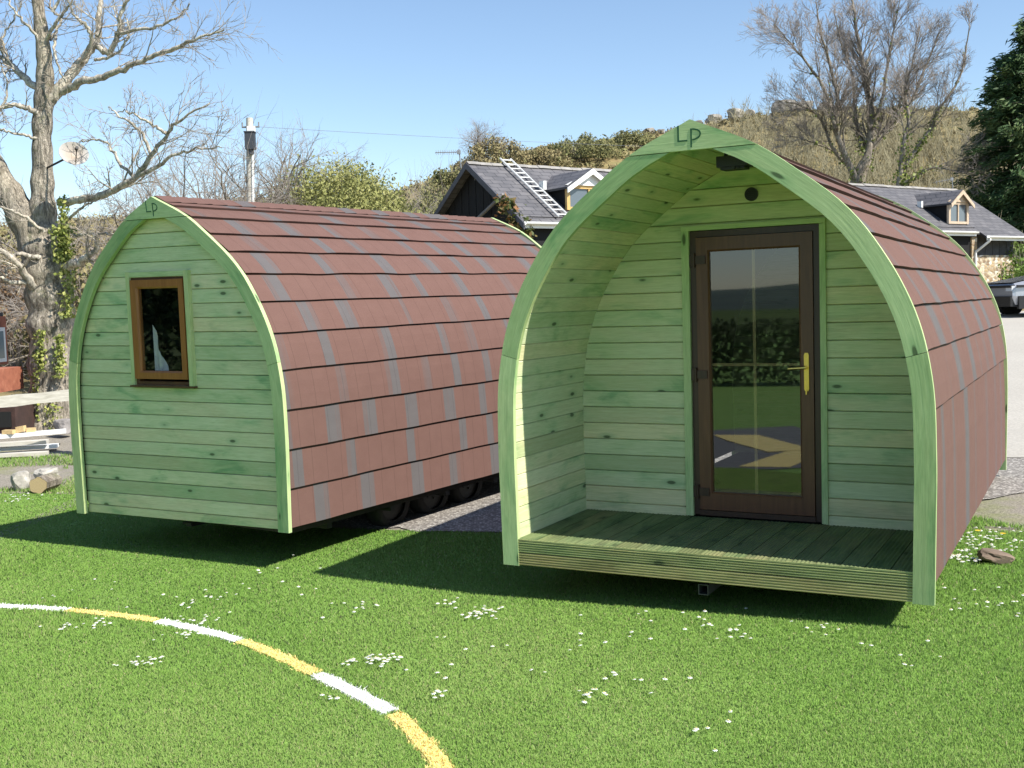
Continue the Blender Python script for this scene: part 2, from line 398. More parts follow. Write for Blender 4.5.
LAWN = [(-14, 14.6), (-9, 13.9), (-6.6, 13.35), (-5.5, 13.1), (-4.6, 12.9), (-3.2, 11.6), (-1.7, 9.95), (-.9, 9.55), (-.6, 9.42), (-.1, 9.22), (.8, 9.0), (1.8, 8.9), (2.8, 8.75), (3.4, 8.25), (3.9, 7.95), (5.2, 7.65), (7, 7.4), (14, 7.0), (40, -8), (20, -45), (-45, -45), (-45, 12)]
TARMAC = [(-6.4, 1.2), (-5.6, -.9), (-2.0, 1.5), (-1.5, 2.55), (-2.0, 3.45), (-3.4, 4.1)]
def inpoly(x, y, poly):
    c = np.zeros(len(x), bool); n = len(poly)
    for i in range(n):
        (x1, y1), (x2, y2) = poly[i], poly[(i+1) % n]
        if y1 == y2: continue
        k = ((y1 > y) != (y2 > y)) & (x < (x2-x1)*(y-y1)/(y2-y1)+x1); c ^= k
    return c
def grid_sheet(name, poly, step, dz, mat, jag=0.0):
    """a sheet that follows the ground, cut to a polygon"""
    P = np.array(poly)
    import bmesh
    from mathutils.geometry import tessellate_polygon
    if jag:
        Q = []
        for i in range(len(P)):
            a, b = P[i], P[(i+1) % len(P)]; n = max(1, int(np.linalg.norm(b-a)/.25))
            for k in range(n): Q.append(a+(b-a)*k/n+rng.normal(0, jag, 2)*(k > 0))
        P = np.array(Q)
    bm = bmesh.new(); vs = [bm.verts.new((p[0], p[1], 0)) for p in P]; f = bm.faces.new(vs)
    bmesh.ops.triangulate(bm, faces=[f])
    x0, y0 = P.min(0); x1, y1 = P.max(0)
    for X in np.arange(math.ceil(x0/step)*step, x1, step):
        bmesh.ops.bisect_plane(bm, geom=bm.verts[:]+bm.edges[:]+bm.faces[:], plane_co=(X, 0, 0), plane_no=(1, 0, 0))
    for Y in np.arange(math.ceil(y0/step)*step, y1, step):
        bmesh.ops.bisect_plane(bm, geom=bm.verts[:]+bm.edges[:]+bm.faces[:], plane_co=(0, Y, 0), plane_no=(0, 1, 0))
    for v in bm.verts: v.co.z = float(zg(v.co.x, v.co.y))+dz
    bm.normal_update()
    for fc in bm.faces:
        if fc.normal.z < 0: fc.normal_flip()
    me = bpy.data.meshes.new(name); bm.to_mesh(me); bm.free(); me.materials.append(mat)
    o = bpy.data.objects.new(name, me); COL.objects.link(o); o['kind'] = 'structure'; return o

def groundmat():
    t = NT('yard_and_hillside'); p = t.pos(); sp = t.n('SeparateXYZ', i_0=p)
    n1 = t.noise(p, .35, 5, .6); n2 = t.noise(p, 1.6, 5, .65); n3 = t.noise(p, 38, 3, .7); n4 = t.noise(p, .09, 4, .6)
    yard = t.mix(n2, (.19, .172, .142), (.29, .265, .225))
    yard = t.mix(.55, yard, t.ramp(n3, [(.3, (.2, .2, .2)), (.7, (.85, .85, .85))]), 'OVERLAY')
    yard = t.mix(t.ramp(t.noise(p, .55, 5, .65), [(.52, (0, 0, 0)), (.64, (.8, .8, .8))]), yard, t.mix(n3, (.13, .17, .045), (.24, .25, .10)))
    hill = t.ramp(n1, [(.30, (.17, .16, .06)), (.45, (.24, .20, .09)), (.60, (.31, .25, .12)), (.75, (.21, .22, .085))])
    hill = t.mix(t.ramp(n2, [(.4, (0, 0, 0)), (.65, (.6, .6, .6))]), hill, (.16, .11, .06))
    far = t.ramp(t.math('ADD', sp.outputs[1], t.math('MULTIPLY', t.math('SUBTRACT', n1, .5), 10.0)), [(0, (0, 0, 0)), (1, (1, 1, 1))])
    f = t.n('MapRange', i_0=t.math('ADD', t.math('SUBTRACT', sp.outputs[1], t.math('MULTIPLY', sp.outputs[0], .55)), t.math('MULTIPLY', t.math('SUBTRACT', n1, .5), 8.0)), i_1=24.0, i_2=31.0).outputs[0]
    fld = t.n('MapRange', i_0=sp.outputs[1], i_1=2.0, i_2=-3.0).outputs[0]
    t.col(t.mix(fld, t.mix(f, yard, hill), t.mix(n1, (.05, .08, .02), (.10, .13, .04)))); t.set(Roughness=.95); t.b.inputs['Specular IOR Level'].default_value = .1
    t.bump(n3, .6, .02); return t.m
xs = np.concatenate([np.linspace(-400, -70, 16), np.linspace(-68, 100, 150), np.linspace(104, 400, 18)])
ys = np.concatenate([np.linspace(-300, -12, 14), np.linspace(-10, 30, 60), np.linspace(30.7, 125, 120), np.linspace(132, 420, 14)])
X, Y = np.meshgrid(xs, ys); Z = zg(X, Y)
nx = len(xs); i = (np.arange(len(ys)-1)[:, None]*nx+np.arange(nx-1)[None, :]).ravel()
o = npmesh('ground', np.stack([X, Y, Z], -1).reshape(-1, 3), np.stack([i, i+1, i+nx+1, i+nx], -1), groundmat(), smooth=True); o['kind'] = 'structure'

t = NT('lawn_soil'); p = t.pos(); n1 = t.noise(p, 1.1, 5, .6); n3 = t.noise(p, 60, 3, .7)
c = t.mix(n1, (.15, .28, .045), (.22, .35, .08)); c = t.mix(.6, c, t.ramp(n3, [(.3, (.1, .1, .1)), (.7, (.8, .8, .8))]), 'OVERLAY')
t.col(c); t.set(Roughness=.95); t.bump(n3, .8, .02)
grid_sheet('lawn', LAWN, 1.0, .004, t.m, .05)
t = NT('gravel_pad'); p = t.pos(); vo = t.n('TexVoronoi', i_Vector=p, i_Scale=42.0); h = t.n('SeparateColor', i_0=vo.outputs['Color']).outputs[0]
c = t.ramp(h, [(0, (.16, .14, .125)), (.5, (.34, .31, .28)), (1, (.56, .53, .48))]); c = t.mix(t.ramp(vo.outputs['Distance'], [(.25, (0, 0, 0)), (.6, (.7, .7, .7))]), c, (.10, .09, .08))
t.col(c); t.set(Roughness=.9); t.bump(vo.outputs['Distance'], -1.0, .02)
GRAVEL = [(-1.55, 9.95), (-.62, 9.45), (-.1, 9.25), (.8, 9.03), (1.8, 9.0), (2.9, 9.1), (3.6, 9.15), (4.6, 9.6), (5.4, 11), (6.0, 16), (2, 17), (-1.0, 15.5), (-3.0, 12.5)]
grid_sheet('gravel', GRAVEL, 1.0, .010, t.m, .04)
t = NT('concrete_road'); p = t.pos(); n1 = t.noise(p, .5, 5, .6); n3 = t.noise(p, 30, 3, .7)
c = t.mix(n1, (.33, .305, .265), (.43, .405, .355)); c = t.mix(.35, c, t.ramp(n3, [(.3, (.2, .2, .2)), (.7, (.8, .8, .8))]), 'OVERLAY'); t.col(c); t.set(Roughness=.9)
grid_sheet('road', [(4.6, 11.8), (6.4, 11.2), (14, 10.4), (26, 12), (30, 26), (32, 40), (22, 41), (14, 36), (8, 27), (6, 18)], 2.0, .016, t.m, .05)
t = NT('tarmac'); t.col(t.ramp(t.noise(t.pos(), 25, 4, .7), [(.3, (.10, .098, .093)), (.7, (.19, .185, .18))])); t.set(Roughness=.9)
grid_sheet('tarmac_patch', TARMAC, 1.0, .012, t.m)
grid_sheet('painted_bar', [(-3.5, 1.2), (-2.7, 1.75), (-1.95, 3.2), (-2.5, 3.5)], 1.0, .017, MAT['paint_yellow'])
grid_sheet('painted_bar', [(-5.6, .95), (-5.1, .45), (-3.0, 1.6), (-3.3, 2.15)], 1.0, .021, MAT['paint_yellow'])
# hills far behind the camera, seen only as a reflection in the door
V = []; F = []
NA = 60
for ri, (rad, k) in enumerate(((190, 0), (330, .8), (620, 1.35))):
    for a in range(NA+1):
        az = R(150+a*160/NA)
        hh = (-2 if k == 0 else EYE+rad*math.tan(R(.55*k+.35*k*(math.sin(a*.33)+.5*math.sin(a*.81+1)))))
        V.append((rad*math.sin(az), rad*math.cos(az), hh))
for ri in range(2):
    for a in range(NA):
        q = ri*(NA+1)+a; F.append((q, q+1, q+NA+2, q+NA+1))
o = npmesh('hills', V, F, simple('far_hillside', (.055, .075, .05), .95, var=.4, scale=.02), smooth=True); o['kind'] = 'structure'

# ------------------------------------------------------------------ pods
HW = np.array([1.343, 1.350, 1.354, 1.334, 1.251, 1.087, .877, .608, .369, 0.]); HH = 2.7665
HK = np.array([0, .15, .3, .45, .58, .7, .8, .88, .94, 1.])*HH
def hwf(v):
    d = np.diff(HW)/np.diff(HK); m = np.zeros(len(HW)); m[0] = d[0]; m[-1] = d[-1]; m[1:-1] = (d[1:]+d[:-1])/2
    v = np.asarray(v, float); i = np.clip(np.searchsorted(HK, v)-1, 0, len(HK)-2); h = HK[i+1]-HK[i]; t = (v-HK[i])/h
    return (2*t**3-3*t**2+1)*HW[i]+(t**3-2*t**2+t)*h*m[i]+(-2*t**3+3*t**2)*HW[i+1]+(t**3-t**2)*h*m[i+1]
zz = np.linspace(0, HH, 400); OUT = np.stack([hwf(zz), zz], 1)
def offset_profile(d):
    """the half outline moved in by d, cut at the middle"""
    g = np.gradient(OUT, axis=0); nrm = np.stack([-g[:, 1], g[:, 0]], 1); nrm /= np.linalg.norm(nrm, axis=1)[:, None]
    Q = OUT+nrm*d
    if d >= 0: Q = Q[Q[:, 0] > 0]
    # close to the axis by running the last direction
    a, b = Q[-12], Q[-1]
    if abs(b[0]) > 1e-4:
        s = b[0]/(a[0]-b[0]+1e-9); e = b+(b-a)*s; Q = np.vstack([Q, [0, e[1]]])
    k = Q[:, 1] >= 0; Q = Q[k]
    if Q[0, 1] > 1e-6: Q = np.vstack([[Q[0, 0], 0], Q])
    return Q
def resample(Q, n):
    s = np.concatenate([[0], np.cumsum(np.linalg.norm(np.diff(Q, axis=0), axis=1))])
    t = np.linspace(0, s[-1], n); return np.stack([np.interp(t, s, Q[:, 0]), np.interp(t, s, Q[:, 1])], 1)
def arclen(Q): return np.concatenate([[0], np.cumsum(np.linalg.norm(np.diff(Q, axis=0), axis=1))])
def halfw(Q, z): return float(np.interp(z, Q[:, 1], Q[:, 0]))
APEX_Z = 2.588

def arch(name, y0, y1, parent, letters=True, width=.115):
    """the curved boards of a gable, jointed at the shoulders, under a triangular apex board"""
    root = None
    inner = resample(offset_profile(width), 200); outer = resample(offset_profile(0), 200)
    cuts = [0, 1.36, APEX_Z-.003]
    for sx in (-1, 1):
        mb = MB()
        for c in range(2):
            z0, z1 = cuts[c]+(.0015 if c else 0), cuts[c+1]-.0015
            n = 22; tint = random.random(); off = (random.random()*40, random.random()*40)
            def at_(Q, z): return np.array([halfw(Q, z), z])
            O = [at_(outer, z) for z in np.linspace(z0, z1 if c == 1 else z1+.03, n)]; I = [at_(inner, z) for z in np.linspace(z0, z1, n)]
            if c == 1: O = [at_(outer, z) for z in np.linspace(z0+.03, z1, n)]
            L = 0
            for k in range(n-1):
                a, b, cc, d = O[k], O[k+1], I[k+1], I[k]; l = np.linalg.norm(b-a)
                P = lambda q, y: (q[0]*sx, y, q[1])
                for q, vv in (([P(a, y0), P(b, y0), P(cc, y0), P(d, y0)], (0, 0, width, width)), ([P(d, y1), P(cc, y1), P(b, y1), P(a, y1)], (width, width, 0, 0)),
                              ([P(a, y1), P(b, y1), P(b, y0), P(a, y0)], (.3, .3, .35, .35)), ([P(d, y0), P(cc, y0), P(cc, y1), P(d, y1)], (.5, .5, .55, .55))):
                    us = (L, L+l, L+l, L)
                    if q[0][2] != P(a, 0)[2] or q[0] == P(d, y0) or q[0] == P(d, y1):
                        us = (L, L+l, L+l, L)
                    if sx < 0: q = q[::-1]; us = us[::-1]; vv = vv[::-1]
                    mb.face(q[::-1], [(u+off[0], v+off[1]) for u, v in zip(us[::-1], vv[::-1])], tint)
                L += l
            for (a, d) in ((O[0], I[0]), (O[-1], I[-1])):
                mb.face([(a[0]*sx, y0, a[1]), (d[0]*sx, y0, d[1]), (d[0]*sx, y1, d[1]), (a[0]*sx, y1, a[1])], [off]*4, tint)
        mb.build(name, MAT['green_trim'], parent)
    ab = MB(); xo = halfw(outer, APEX_Z)
    zs = np.linspace(APEX_Z, HH, 8); right = [(halfw(outer, z), z) for z in zs[:-1]]
    poly = [(-x, z) for x, z in right]+[(0, HH)]+right[::-1]
    ab.extrude(poly, y0-.003, y1, .6)
    apex = ab.build('apex_board', MAT['green_trim'], parent)
    if letters:
        lt = MB(); yl0, yl1 = y0-.0055, y0-.002
        lt.box((-.077, yl0, 2.640), (-.067, yl1, 2.735)); lt.box((-.067, yl0, 2.640), (-.016, yl1, 2.649))
        lt.box((.003, yl0, 2.603), (.012, yl1, 2.712))
        pts = [(.012+.052*math.sin(a)*1.0, 2.677+.031*math.cos(a)) for a in np.linspace(.05, math.pi-.05, 10)]
        for p, q in zip(pts[:-1], pts[1:]):
            d = np.array(q)-p; nn = np.array([-d[1], d[0]])/np.linalg.norm(d)*.0045
            lt.extrude([tuple(np.array(p)+nn), tuple(np.array(q)+nn), tuple(np.array(q)-nn), tuple(np.array(p)-nn)], yl0, yl1)
        lt.build('lettering', MAT['letter'], apex)

def boards(mb, y, z0, z1, pitch, lim, cut=None, depth=.017, phase=0.0):
    """horizontal cladding facing -y: each board with bevelled edges, cut round an opening (x0, x1, z0, z1)"""
    z = z0-phase*pitch
    while z < z1-.004:
        a, b = max(z, z0), min(z+pitch, z1); tint = random.random(); off = (random.random()*60, random.random()*60)
        e = min(.0055, (b-a)*.2)
        rows = [(a, depth), (a+e, 0), (b-e*.8, 0), (b, depth)]
        for r0, r1 in zip(rows[:-1], rows[1:]):
            br = [r0]
            if cut:
                for cz in (cut[2], cut[3]):
                    if r0[0]+1e-5 < cz < r1[0]-1e-5: br.append((cz, r0[1]+(r1[1]-r0[1])*(cz-r0[0])/(r1[0]-r0[0])))
            br.append(r1)
            for (q0, d0), (q1, d1) in zip(br[:-1], br[1:]):
                mid = (q0+q1)/2; segs = [(None, cut[0]), (cut[1], None)] if cut and cut[2] < mid < cut[3] else [(None, None)]
                for s0, s1 in segs:
                    la, lb = lim(q0), lim(q1)
                    xa0 = -la if s0 is None else s0; xb0 = -lb if s0 is None else s0; xa1 = la if s1 is None else s1; xb1 = lb if s1 is None else s1
                    if xa1 <= xa0 and xb1 <= xb0: continue
                    pts = [(xa0, y+d0, q0), (xa1, y+d0, q0), (xb1, y+d1, q1), (xb0, y+d1, q1)]
                    mb.face(pts, [(p[0]+off[0], p[2]+off[1]) for p in pts], tint)
        z += pitch

def lining(name, y0, y1, d, pitch, parent):
    """boards along the inside of the shell"""
    Q = resample(offset_profile(d), 260); s = arclen(Q); mb = MB()
    back = resample(offset_profile(d-.014), 260); sb = arclen(back)
    def P(t, deep):
        X, S = (back, sb) if deep else (Q, s)
        tt = t/s[-1]*S[-1]; return np.array([np.interp(tt, S, X[:, 0]), np.interp(tt, S, X[:, 1])])
    for sx in (-1, 1):
        t = .05
        while t < s[-1]-.01:
            a, b = t, min(t+pitch, s[-1]); tint = random.random(); off = (random.random()*60, random.random()*60)
            rows = [(a, 1), (a+.005, 0), ((a+b)/2, 0), (b-.005, 0), (b, 1)]
            for (q0, e0), (q1, e1) in zip(rows[:-1], rows[1:]):
                A, B = P(q0, e0), P(q1, e1)
                pts = [(A[0]*sx, y0, A[1]), (A[0]*sx, y1, A[1]), (B[0]*sx, y1, B[1]), (B[0]*sx, y0, B[1])]
                uv = [(y0+off[0], q0+off[1]), (y1+off[0], q0+off[1]), (y1+off[0], q1+off[1]), (y0+off[0], q1+off[1])]
                if sx > 0: pts = pts[::-1]; uv = uv[::-1]
                mb.face(pts, uv, tint)
            t += pitch
    return mb.build(name, MAT['green_board'], parent)

def shingle_roof(parent, y0, y1, courses, seed, soft=0):
    g = random.Random(seed)
    Q = resample(offset_profile(.030), 500); s = arclen(Q); S0, S1 = .105, s[-1]
    gq = np.gradient(Q, axis=0); nr = np.stack([gq[:, 1], -gq[:, 0]], 1); nr /= np.linalg.norm(nr, axis=1)[:, None]
    nr[:, 0] = np.abs(nr[:, 0])
    def P(t, lift):
        p = np.array([np.interp(t, s, Q[:, 0]), np.interp(t, s, Q[:, 1])]); n = np.array([np.interp(t, s, nr[:, 0]), np.interp(t, s, nr[:, 1])]); return p+n*lift
    edges = np.array(courses)*(S1-S0)+S0
    mb = MB(); NY = int((y1-y0)/.055); yv = np.linspace(y0, y1, NY+1)
    for sx in (-1, 1):
        for c in range(len(edges)-1):
            a, b = edges[c], edges[c+1]
            # strips of about a metre carrying grey and red tabs; the next course starts part of a tab further on
            tn = np.zeros(NY); pos = y0-g.random()*.9; offv = g.random()*3
            while pos < y1:
                red = g.choice((.32, .40, .52, .66)); gr = g.choice((.13, .2, .3) if soft else (.10, .13, .16))
                lo, hi = pos+red, pos+red+gr; amt = g.choice((.5, .65, .8, .95) if soft else (.55, .8, .95, .95))
                for k in range(NY):
                    m = (yv[k]+yv[k+1])/2; q = min(max((min(m-lo, hi-m)+.03+.04*soft)/(.05+.1*soft), 0), 1); tn[k] = max(tn[k], q*amt)
                pos = hi
            ph = g.random()*6; amp = .0045
            steep = c >= len(edges)-6
            rows = [0, .34, .68, 1.0]
            for k in range(NY):
                def wob(y): return amp*(math.sin(y*5.3+ph)+.6*math.sin(y*11.7+ph*2))*(1 if steep else .35)
                w0, w1 = wob(yv[k]), wob(yv[k+1])
                for r0, r1 in zip(rows[:-1], rows[1:]):
                    l0 = .020*(1-r0)+.001; l1 = .020*(1-r1)+.001
                    A0 = P(a+(b-a)*r0+(w0 if r0 == 0 else 0), l0); A1 = P(a+(b-a)*r0+(w1 if r0 == 0 else 0), l0); B = P(a+(b-a)*r1, l1)
                    pts = [(A0[0]*sx, yv[k], A0[1]), (A1[0]*sx, yv[k+1], A1[1]), (B[0]*sx, yv[k+1], B[1]), (B[0]*sx, yv[k], B[1])]
                    t0, t1 = a+(b-a)*r0, a+(b-a)*r1
                    uv = [(yv[k]+offv, t0), (yv[k+1]+offv, t0), (yv[k+1]+offv, t1), (yv[k]+offv, t1)]
                    if sx < 0: pts = pts[::-1]; uv = uv[::-1]
                    mb.face(pts, uv, tn[k])
                A0 = P(a+w0, .021); A1 = P(a+w1, .021); C0 = P(a+w0+.004, -.006); C1 = P(a+w1+.004, -.006)
                pts = [(C0[0]*sx, yv[k], C0[1]), (C1[0]*sx, yv[k+1], C1[1]), (A1[0]*sx, yv[k+1], A1[1]), (A0[0]*sx, yv[k], A0[1])]
                mb.face(pts if sx > 0 else pts[::-1], None, 0, 0)
        # inner side of the shell, so that it is closed from below
        T = np.linspace(.10, S1, 30)
        for a, b in zip(T[:-1], T[1:]):
            A, B = P(a, -.012), P(b, -.012)
            pts = [(A[0]*sx, y0, A[1]), (B[0]*sx, y0, B[1]), (B[0]*sx, y1, B[1]), (A[0]*sx, y1, A[1])]
            mb.face(pts if sx > 0 else pts[::-1], None, 0, 1)
    o = mb.build('shingle_roof', [MAT['shingle'], MAT['black']], parent)
    rc = MB(); top = P(S1, .012)[1]
    NR = int((y1-y0)/.16); yr = np.linspace(y0, y1, NR+1)
    for k in range(NR):
        tint = g.choice((0, .1, 0, .3, .8))
        for sx in (-1, 1):
            pts = [(0, yr[k], top+.012), (0, yr[k+1], top+.018), (.13*sx, yr[k+1], top-.042), (.13*sx, yr[k], top-.048)]
            rc.face(pts if sx < 0 else pts[::-1], [(yr[k], 0), (yr[k+1], 0), (yr[k+1], .13), (yr[k], .13)], tint)
    rc.build('ridge_cap', MAT['shingle'], o)
    return o

def wheel(parent, x, y, z, r, side):
    t = MB(); w_ = .15
    prof = [(r-.075, 0), (r-.02, -.008), (r, .02), (r, w_-.02), (r-.02, w_+.008), (r-.075, w_)]
    n = 28
    for k in range(n):
        a0, a1 = 2*math.pi*k/n, 2*math.pi*(k+1)/n
        for (ra, xa), (rb, xb) in zip(prof[:-1], prof[1:]):
            P = lambda rr, xx, a: (x+side*xx, y+rr*math.cos(a), z+rr*math.sin(a))
            t.face([P(ra, xa, a0), P(rb, xb, a0), P(rb, xb, a1), P(ra, xa, a1)])
    ty = t.build('wheel', MAT['rubber'], parent, smooth=True, weld=True)
    h = MB(); h.cyl((x+side*.03, y, z), (x+side*(w_-.03), y, z), r-.072, n=20); h.cyl((x+side*(w_-.04), y, z), (x+side*(w_+.005), y, z), .05, .04, n=12)
    for k in range(5):
        a = k*2*math.pi/5; h.cyl((x+side*(w_-.03), y+.075*math.cos(a), z+.075*math.sin(a)), (x+side*(w_-.015), y+.075*math.cos(a), z+.075*math.sin(a)), .012, n=6)
    h.build('rim', MAT['wheel_rim'], ty)

def pod_frame(name, label, o, yaw, tilt, roll):
    a = R(yaw); t_ = R(tilt); q = R(roll)
    rx = np.array([math.cos(a), math.sin(a), 0]); ry = np.array([-math.sin(a), math.cos(a), 0]); z = np.array([0, 0, 1.])
    ry2 = math.cos(t_)*ry+math.sin(t_)*z; z2 = -math.sin(t_)*ry+math.cos(t_)*z; rx2 = math.cos(q)*rx+math.sin(q)*z2; z3 = -math.sin(q)*rx+math.cos(q)*z2
    e = thing(name, label, 'camping pod', group='camping pods on the lawn')
    e.matrix_world = Matrix(((rx2[0], ry2[0], z3[0], o[0]), (rx2[1], ry2[1], z3[1], o[1]), (rx2[2], ry2[2], z3[2], o[2]), (0, 0, 0, 1)))
    return e

def underframe(root, L, wy, wz, r, x=.96):
    c = MB()
    for sx in (-.62, .62): c.box((sx-.04, .55, -.085), (sx+.04, L-.1, -.005))
    for y in np.linspace(.6, L-.2, 6): c.box((-1.2, y-.03, -.02), (1.2, y+.03, .035))
    for y in wy: c.cyl((-x, y, wz), (x, y, wz), .03, n=8)
    c.build('chassis', MAT['chassis'], root)
    f = MB(); f.box((-1.25, .11, .038), (1.25, L-.05, .085)); f.build('floor', MAT['void'], root)
    for y in wy:
        for sx in (-1, 1): wheel(root, sx*(x-.12), y, wz, r, sx)

def back_gable(root, L):
    arch('arch_board', L-.02, L+.028, root, letters=False)
    mb = MB(); inn = offset_profile(.05)
    boards(mb, 0, .02, inn[-1, 1]-.02, .118, lambda z: halfw(inn, z))
    mb.v = [(x, L-.06-y, z) for x, y, z in mb.v]; mb.f = [tuple(reversed(f)) for f in mb.f]; mb.uv = [u[::-1] for u in mb.uv]
    mb.build('rear_wall', MAT['green_board'], root)

# ---- the pod with the porch
D, HD, L1 = 1.136, .177, 5.125
p1 = pod_frame('camping_pod', 'green timber camping pod with an open decked porch and a brown glazed door', (1.0941, 6.5174, -1.7235+EYE), -28.3117, -.1064, .2652)
arch('arch_board', 0, .036, p1)
lining('porch_lining', .036, D+.02, .098, .108, p1)
lin = offset_profile(.098)
cut = (-.455, .515, HD-.05, 2.20)
mb = MB(); boards(mb, D, HD-.02, lin[-1, 1]-.004, .1175, lambda z: halfw(lin, z), cut, phase=.3); bw = mb.build('back_wall', MAT['green_board'], p1)
tr = MB()
tr.box((-.462, D-.018, HD+.004), (-.408, D+.03, 2.19), .6, grain=2); tr.box((.492, D-.018, HD+.004), (.532, D+.03, 2.187), .7, grain=2); tr.box((-.462, D-.021, 2.19), (.532, D+.03, 2.222), .55)
tr.build('door_surround', MAT['green_trim'], p1)
dr = MB(); X0, X1, Z0, Z1 = -.406, .490, HD+.012, 2.186
fw = .042
dr.box((X0, D+.006, Z0), (X0+fw, D+.075, Z1)); dr.box((X1-fw, D+.006, Z0), (X1, D+.075, Z1)); dr.box((X0+fw, D+.006, Z1-fw), (X1-fw, D+.075, Z1)); dr.box((X0+fw, D-.012, Z0), (X1-fw, D+.075, Z0+.035))
door = dr.build('door', MAT['door_dark'], p1)
lf = MB(); a0, a1, b0, b1 = X0+fw+.004, X1-fw-.004, Z0+.039, Z1-fw-.004
st = .082
def bev_frame(mb, a0, a1, b0, b1, y0, y1, l, r, bt, tp, ch=.012):
    """a frame of four mitred members with a chamfer towards the glass"""
    o = [(a0, b0), (a1, b0), (a1, b1), (a0, b1)]; i = [(a0+l, b0+bt), (a1-r, b0+bt), (a1-r, b1-tp), (a0+l, b1-tp)]
    i2 = [(i[0][0]+ch, i[0][1]+ch), (i[1][0]-ch, i[1][1]+ch), (i[2][0]-ch, i[2][1]-ch), (i[3][0]+ch, i[3][1]-ch)]
    for k in range(4):
        j = (k+1) % 4
        P = lambda q, y: (q[0], y, q[1])
        mb.face([P(o[k], y0), P(o[j], y0), P(i[j], y0), P(i[k], y0)]); mb.face([P(i[k], y0), P(i[j], y0), P(i2[j], y0+ch), P(i2[k], y0+ch)])
        mb.face([P(i2[k], y0+ch), P(i2[j], y0+ch), P(i2[j], y1), P(i2[k], y1)]); mb.face([P(o[j], y0), P(o[k], y0), P(o[k], y1), P(o[j], y1)])
        mb.face([P(o[j], y1), P(o[k], y1), P(i2[k], y1), P(i2[j], y1)])
bev_frame(lf, a0, a1, b0, b1, D-.006, D+.05, st, st, .115, .088)
leaf = lf.build('door_leaf', MAT['door'], door)
gl = MB(); q = [(a0+st+.004, D+.018, b0+.119), (a1-st-.004, D+.018, b0+.119), (a1-st-.004, D+.018, b1-.092), (a0+st+.004, D+.018, b1-.092)]; gl.face(q); gl.build('glass_pane', MAT['glasspane'], door)
gb = MB(); xm = (a0+a1)/2-.005
gb.box((xm-.010, D+.026, b0+.12), (xm+.010, D+.036, b1-.09)); gb.box((a0+st+.01, D+.0265, 1.243), (a1-st-.01, D+.0355, 1.263))
gb.build('glazing_bar', simple('dull_gold_bar', (.26, .18, .08), .45, .3), door)
hd = MB(); hx = .399
prof = [(hx-.016, 1.09), (hx-.010, 1.076), (hx+.010, 1.076), (hx+.016, 1.09), (hx+.016, 1.32), (hx+.010, 1.334), (hx-.010, 1.334), (hx-.016, 1.32)]
hd.extrude(prof, D-.017, D-.0065); hd.cyl((hx, D-.055, 1.236), (hx, D-.015, 1.236), .011, n=10)
hd.cyl((hx+.004, D-.055, 1.236), (.285, D-.058, 1.229), .010, .008, n=10); hd.cyl((hx, D-.022, 1.15), (hx, D-.016, 1.15), .009, n=10); hd.cyl((hx, D-.024, 1.115), (hx, D-.016, 1.115), .011, n=10)
hd.box((hx-.004, D-.03, 1.055), (hx+.004, D-.026, 1.085))
hd.build('handle', MAT['brass'], door)
for z in (1.985, 1.185, .355):
    h = MB(); h.cyl((X0+.032, D-.02, z-.05), (X0+.032, D-.02, z+.05), .011, n=10); h.box((X0+.035, D-.017, z-.028), (X0+.115, D-.007, z+.028)); h.box((X0-.0, D-.010, z-.04), (X0+.03, D+.004, z+.04))
    h.build('hinge', MAT['door_dark'], door)
vt = MB(); vt.ring((.040, D-.014, 2.412), (0, 1, 0), .036, .046, .016); vt.cyl((.040, D-.002, 2.412), (.040, D-.006, 2.412), .038, n=20)
for k in range(-2, 3): vt.box((.040-.034, D-.012, 2.412+k*.013-.002), (.040+.034, D-.009, 2.412+k*.013+.002))
vt.build('vent', MAT['black'], p1)
lp = MB(); lp.box((.06, .30, 2.51), (.25, .44, 2.575)); lp.box((.08, .315, 2.495), (.23, .425, 2.51)); lp.cyl((.10, .37, 2.575), (.10, .37, 2.63), .012, n=8)
lamp = lp.build('porch_light', MAT['black'], p1)
ls = MB(); ls.cyl((.165, .30, 2.500), (.165, .315, 2.500), .011, n=12); ls.box((.185, .302, 2.494), (.20, .315, 2.506)); ls.build('sensor', MAT['chassis'], lamp)
dk = MB(); nb = 18; xb = np.linspace(-1.246, 1.246, nb+1)
for k in range(nb):
    x0, x1 = xb[k]+.003, xb[k+1]-.003; tint = random.random(); off = (random.random()*60, random.random()*60)
    ng = 5; xsg = np.linspace(x0, x1, ng*2+2)
    poly = [(x0, HD-.03)]+[(xx, HD-(.004 if (m % 2) == 0 and 0 < m < ng*2+1 else 0)-(.003 if m in (0, ng*2+1) else 0)) for m, xx in enumerate(xsg)]+[(x1, HD-.03)]
    dk.extrude(poly[::-1], .006+random.random()*.003, D-.002, tint, grain=1, off=off)
dk.build('deck', MAT['deck'], p1)
fs = MB()
for z0, z1 in ((.004, .086), (.089, .165)):
    n = 5; prof = [( .03, z0)]
    for k in range(n):
        a, b = z0+(z1-z0)*k/n, z0+(z1-z0)*(k+1)/n
        prof += [(.012, a+.001), (.003, a+.005), (.003, b-.006), (.012, b-.001)]
    prof += [(.03, z1)]
    tint = random.random(); off = (random.random()*60, random.random()*60)
    for (ya, za), (yb, zb) in zip(prof[:-1], prof[1:]):
        pts = [(-1.232, ya, za), (1.232, ya, za), (1.232, yb, zb), (-1.232, yb, zb)]
        fs.face(pts, [(p[0]+off[0], p[2]*1.0+off[1]) for p in pts], tint)
fs.box((-1.231, .0045, .1665), (1.231, .012, HD-.001), .7)
fs.build('deck_fascia', MAT['fascia'], p1)
iw = MB(); inn = offset_profile(.06)
